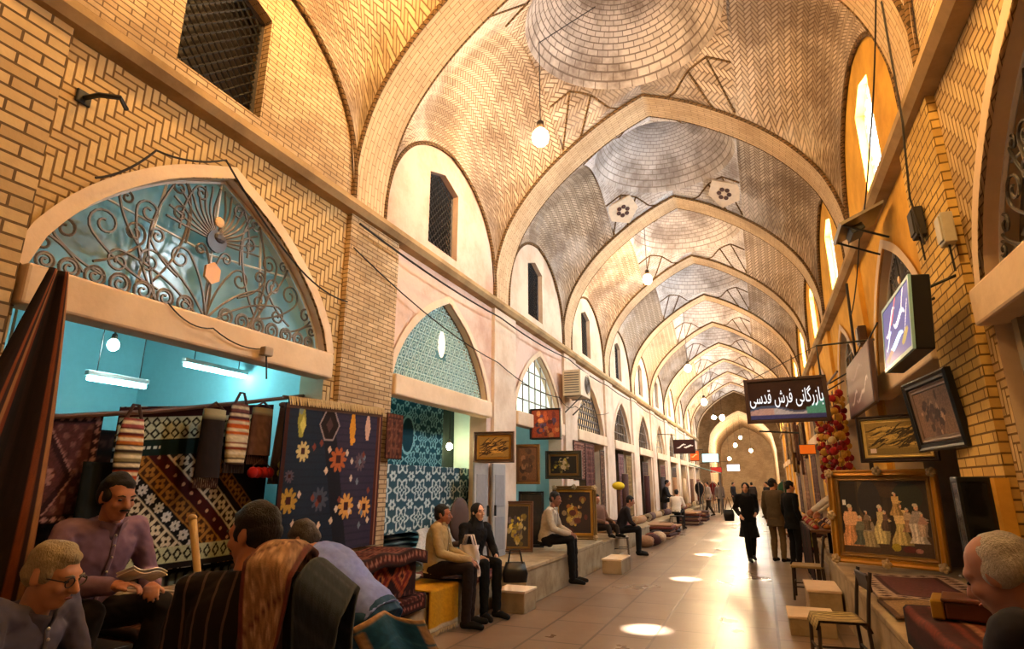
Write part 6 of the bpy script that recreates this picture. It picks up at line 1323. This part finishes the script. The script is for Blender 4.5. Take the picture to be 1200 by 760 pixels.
wire('cable', 'bundle of cables hanging down the second right pier', [(1.42, 9.3, 4.4), (1.4, 9.35, 3.4), (1.42, 9.4, 2.6)], .02, .0)
def jbox(label, c, d, mat): 
    t = thing('junction_box', label, 'box', c); MB().box((0, 0, d[2] / 2), d, ch=.01).build('box', mat, t); MB().box((-d[0] / 2 - .006, 0, d[2] / 2), (.012, d[1] * .8, d[2] * .8), ch=.004).build('cover', mat, t); MB().tube([(0, 0, 0), (.01, .02, -.2)], .008, 5).build('lead', M_cable, t)
jbox('pale grey junction box on the edge of the near right pier', (1.45, 4.95, 3.3), (.08, .14, .24), simple('grey_plastic', (.7, .66, .58), .5)); jbox('brown junction box on the wall left of the blue lightbox', (1.45, 8.95, 3.4), (.1, .2, .26), simple('brown_plastic', (.28, .18, .12), .5)); jbox('small dark switch box with wires on the right pier face', (1.45, 5.6, 3.62), (.08, .16, .26), M_cable); jbox('small box with a lead on the nearest lintel', (-3.9, 3.85, 2.68), (.06, .1, .08), simple('beige_plastic', (.6, .5, .38), .5))
# near right shop front in the first opening
d = bpy.data.objects.new('door_3', None); COL.objects.link(d); struct(d)
for y in (4.66, 4.2, 3.5, 2.8, 2.1): MB().box((1.66, y, 1.63), (.07, .09, 2.02)).build('door_post', simple('alu_frame', (.62, .56, .46), .4), d)
for z in (.66, 1.3, 2.3): MB().box((1.66, 3.4, z), (.06, 2.6, .08)).build('rail', simple('alu_frame', (.62, .56, .46), .4), d)
MB().box((1.68, 3.4, 1.65), (.01, 2.55, 2.0)).build('glass', simple('dark_shop_glass', (.1, .11, .12), .1), d)
MB().box((1.47, 5.45, .82), (.08, .98, 1.64)).build('baseboard_right', M_plyel)['kind'] = 'structure'

t = thing('iron_hook', 'small dark iron hook on the wall above the left end of the scroll fanlight', 'hook', (-4.02, 2.12, 4.16)); MB().tube([(-.04, 0, 0), (.1, .02, 0), (.16, .12, .03), (.12, .2, .0)], .018, 6).build('hook', M_black, t); MB().box((-.03, 0, 0), (.02, .1, .1), ch=.01).build('plate', M_black, t)

# clothes rails far down the passage
GCOL = [('black', (.08, .07, .08)), ('olive', (.28, .3, .16)), ('red', (.5, .12, .1)), ('cream', (.75, .68, .55)), ('green', (.16, .32, .22)), ('brown', (.34, .22, .16))]
for r_, (x, y, w_) in enumerate([(-2.95, 32.6, 'left rail beyond the orange sign'), (-2.7, 38.5, 'left rail under the awning'), (.75, 26.0, 'nearer right rail'), (.6, 35.0, 'farther right rail')]):
    t = thing('clothes_rail', 'metal clothes stand, the ' + w_, 'rail', (x, y, 0), 0, 'clothes rails far down the passage'); MB().tube([(0, -.8, 1.75), (0, .8, 1.75)], .02, 6).build('bar', M_iron, t)
    for s in (-1, 1): MB().tube([(0, s * .8, 0), (0, s * .8, 1.75)], .02, 6).build('post', M_iron, t); MB().tube([(-.25, s * .8, .02), (.25, s * .8, .02)], .02, 6).build('foot', M_iron, t)
    for i in range(6):
        cn, cc = GCOL[(i + r_ * 2) % 6]; yy = y - .62 + i * .25; m = MB()
        m.grid(lambda a, b: (x + (.05 + .16 * math.sin(PI * min(1, (1 - b) * 1.3 + .12)) ) * cos(2 * PI * a) * (1 if b < .95 else .4), yy + .07 * sin(2 * PI * a), lerp(.65, 1.70, b)), 16, 10, col=lambda u, v: Pt(u, v, 1, 1, cc).noise(.3).c); o = m.build('garment', M_woven, None, True, vcol=True)
        tag(o, '%s garment, %s from the near end of the %s' % (cn, ['first', 'second', 'third', 'fourth', 'fifth', 'sixth'][i], w_), 'garment', 'garments on the far clothes rails')
far_sign('small red sign low on the left before the crossing', (-2.6, 40.5, 2.3), .7, .35, (.6, .14, .12), [], 0, .5)
far_sign('pale blue lit panel hanging over the far left stalls', (-2.5, 35.0, 2.75), .9, .5, (.6, .8, .85), [], 0, 1.2)
bulb(-.6, 56, 4.4, 7.3, 'low white bulb right of centre in the farthest vault', (1, .92, .8), BE * 1.5, .13)
bulb(-2.6, 60, 3.9, 7.3, 'low yellow bulb left of centre in the farthest vault', (1, .8, .45), BE * 1.5, .13)
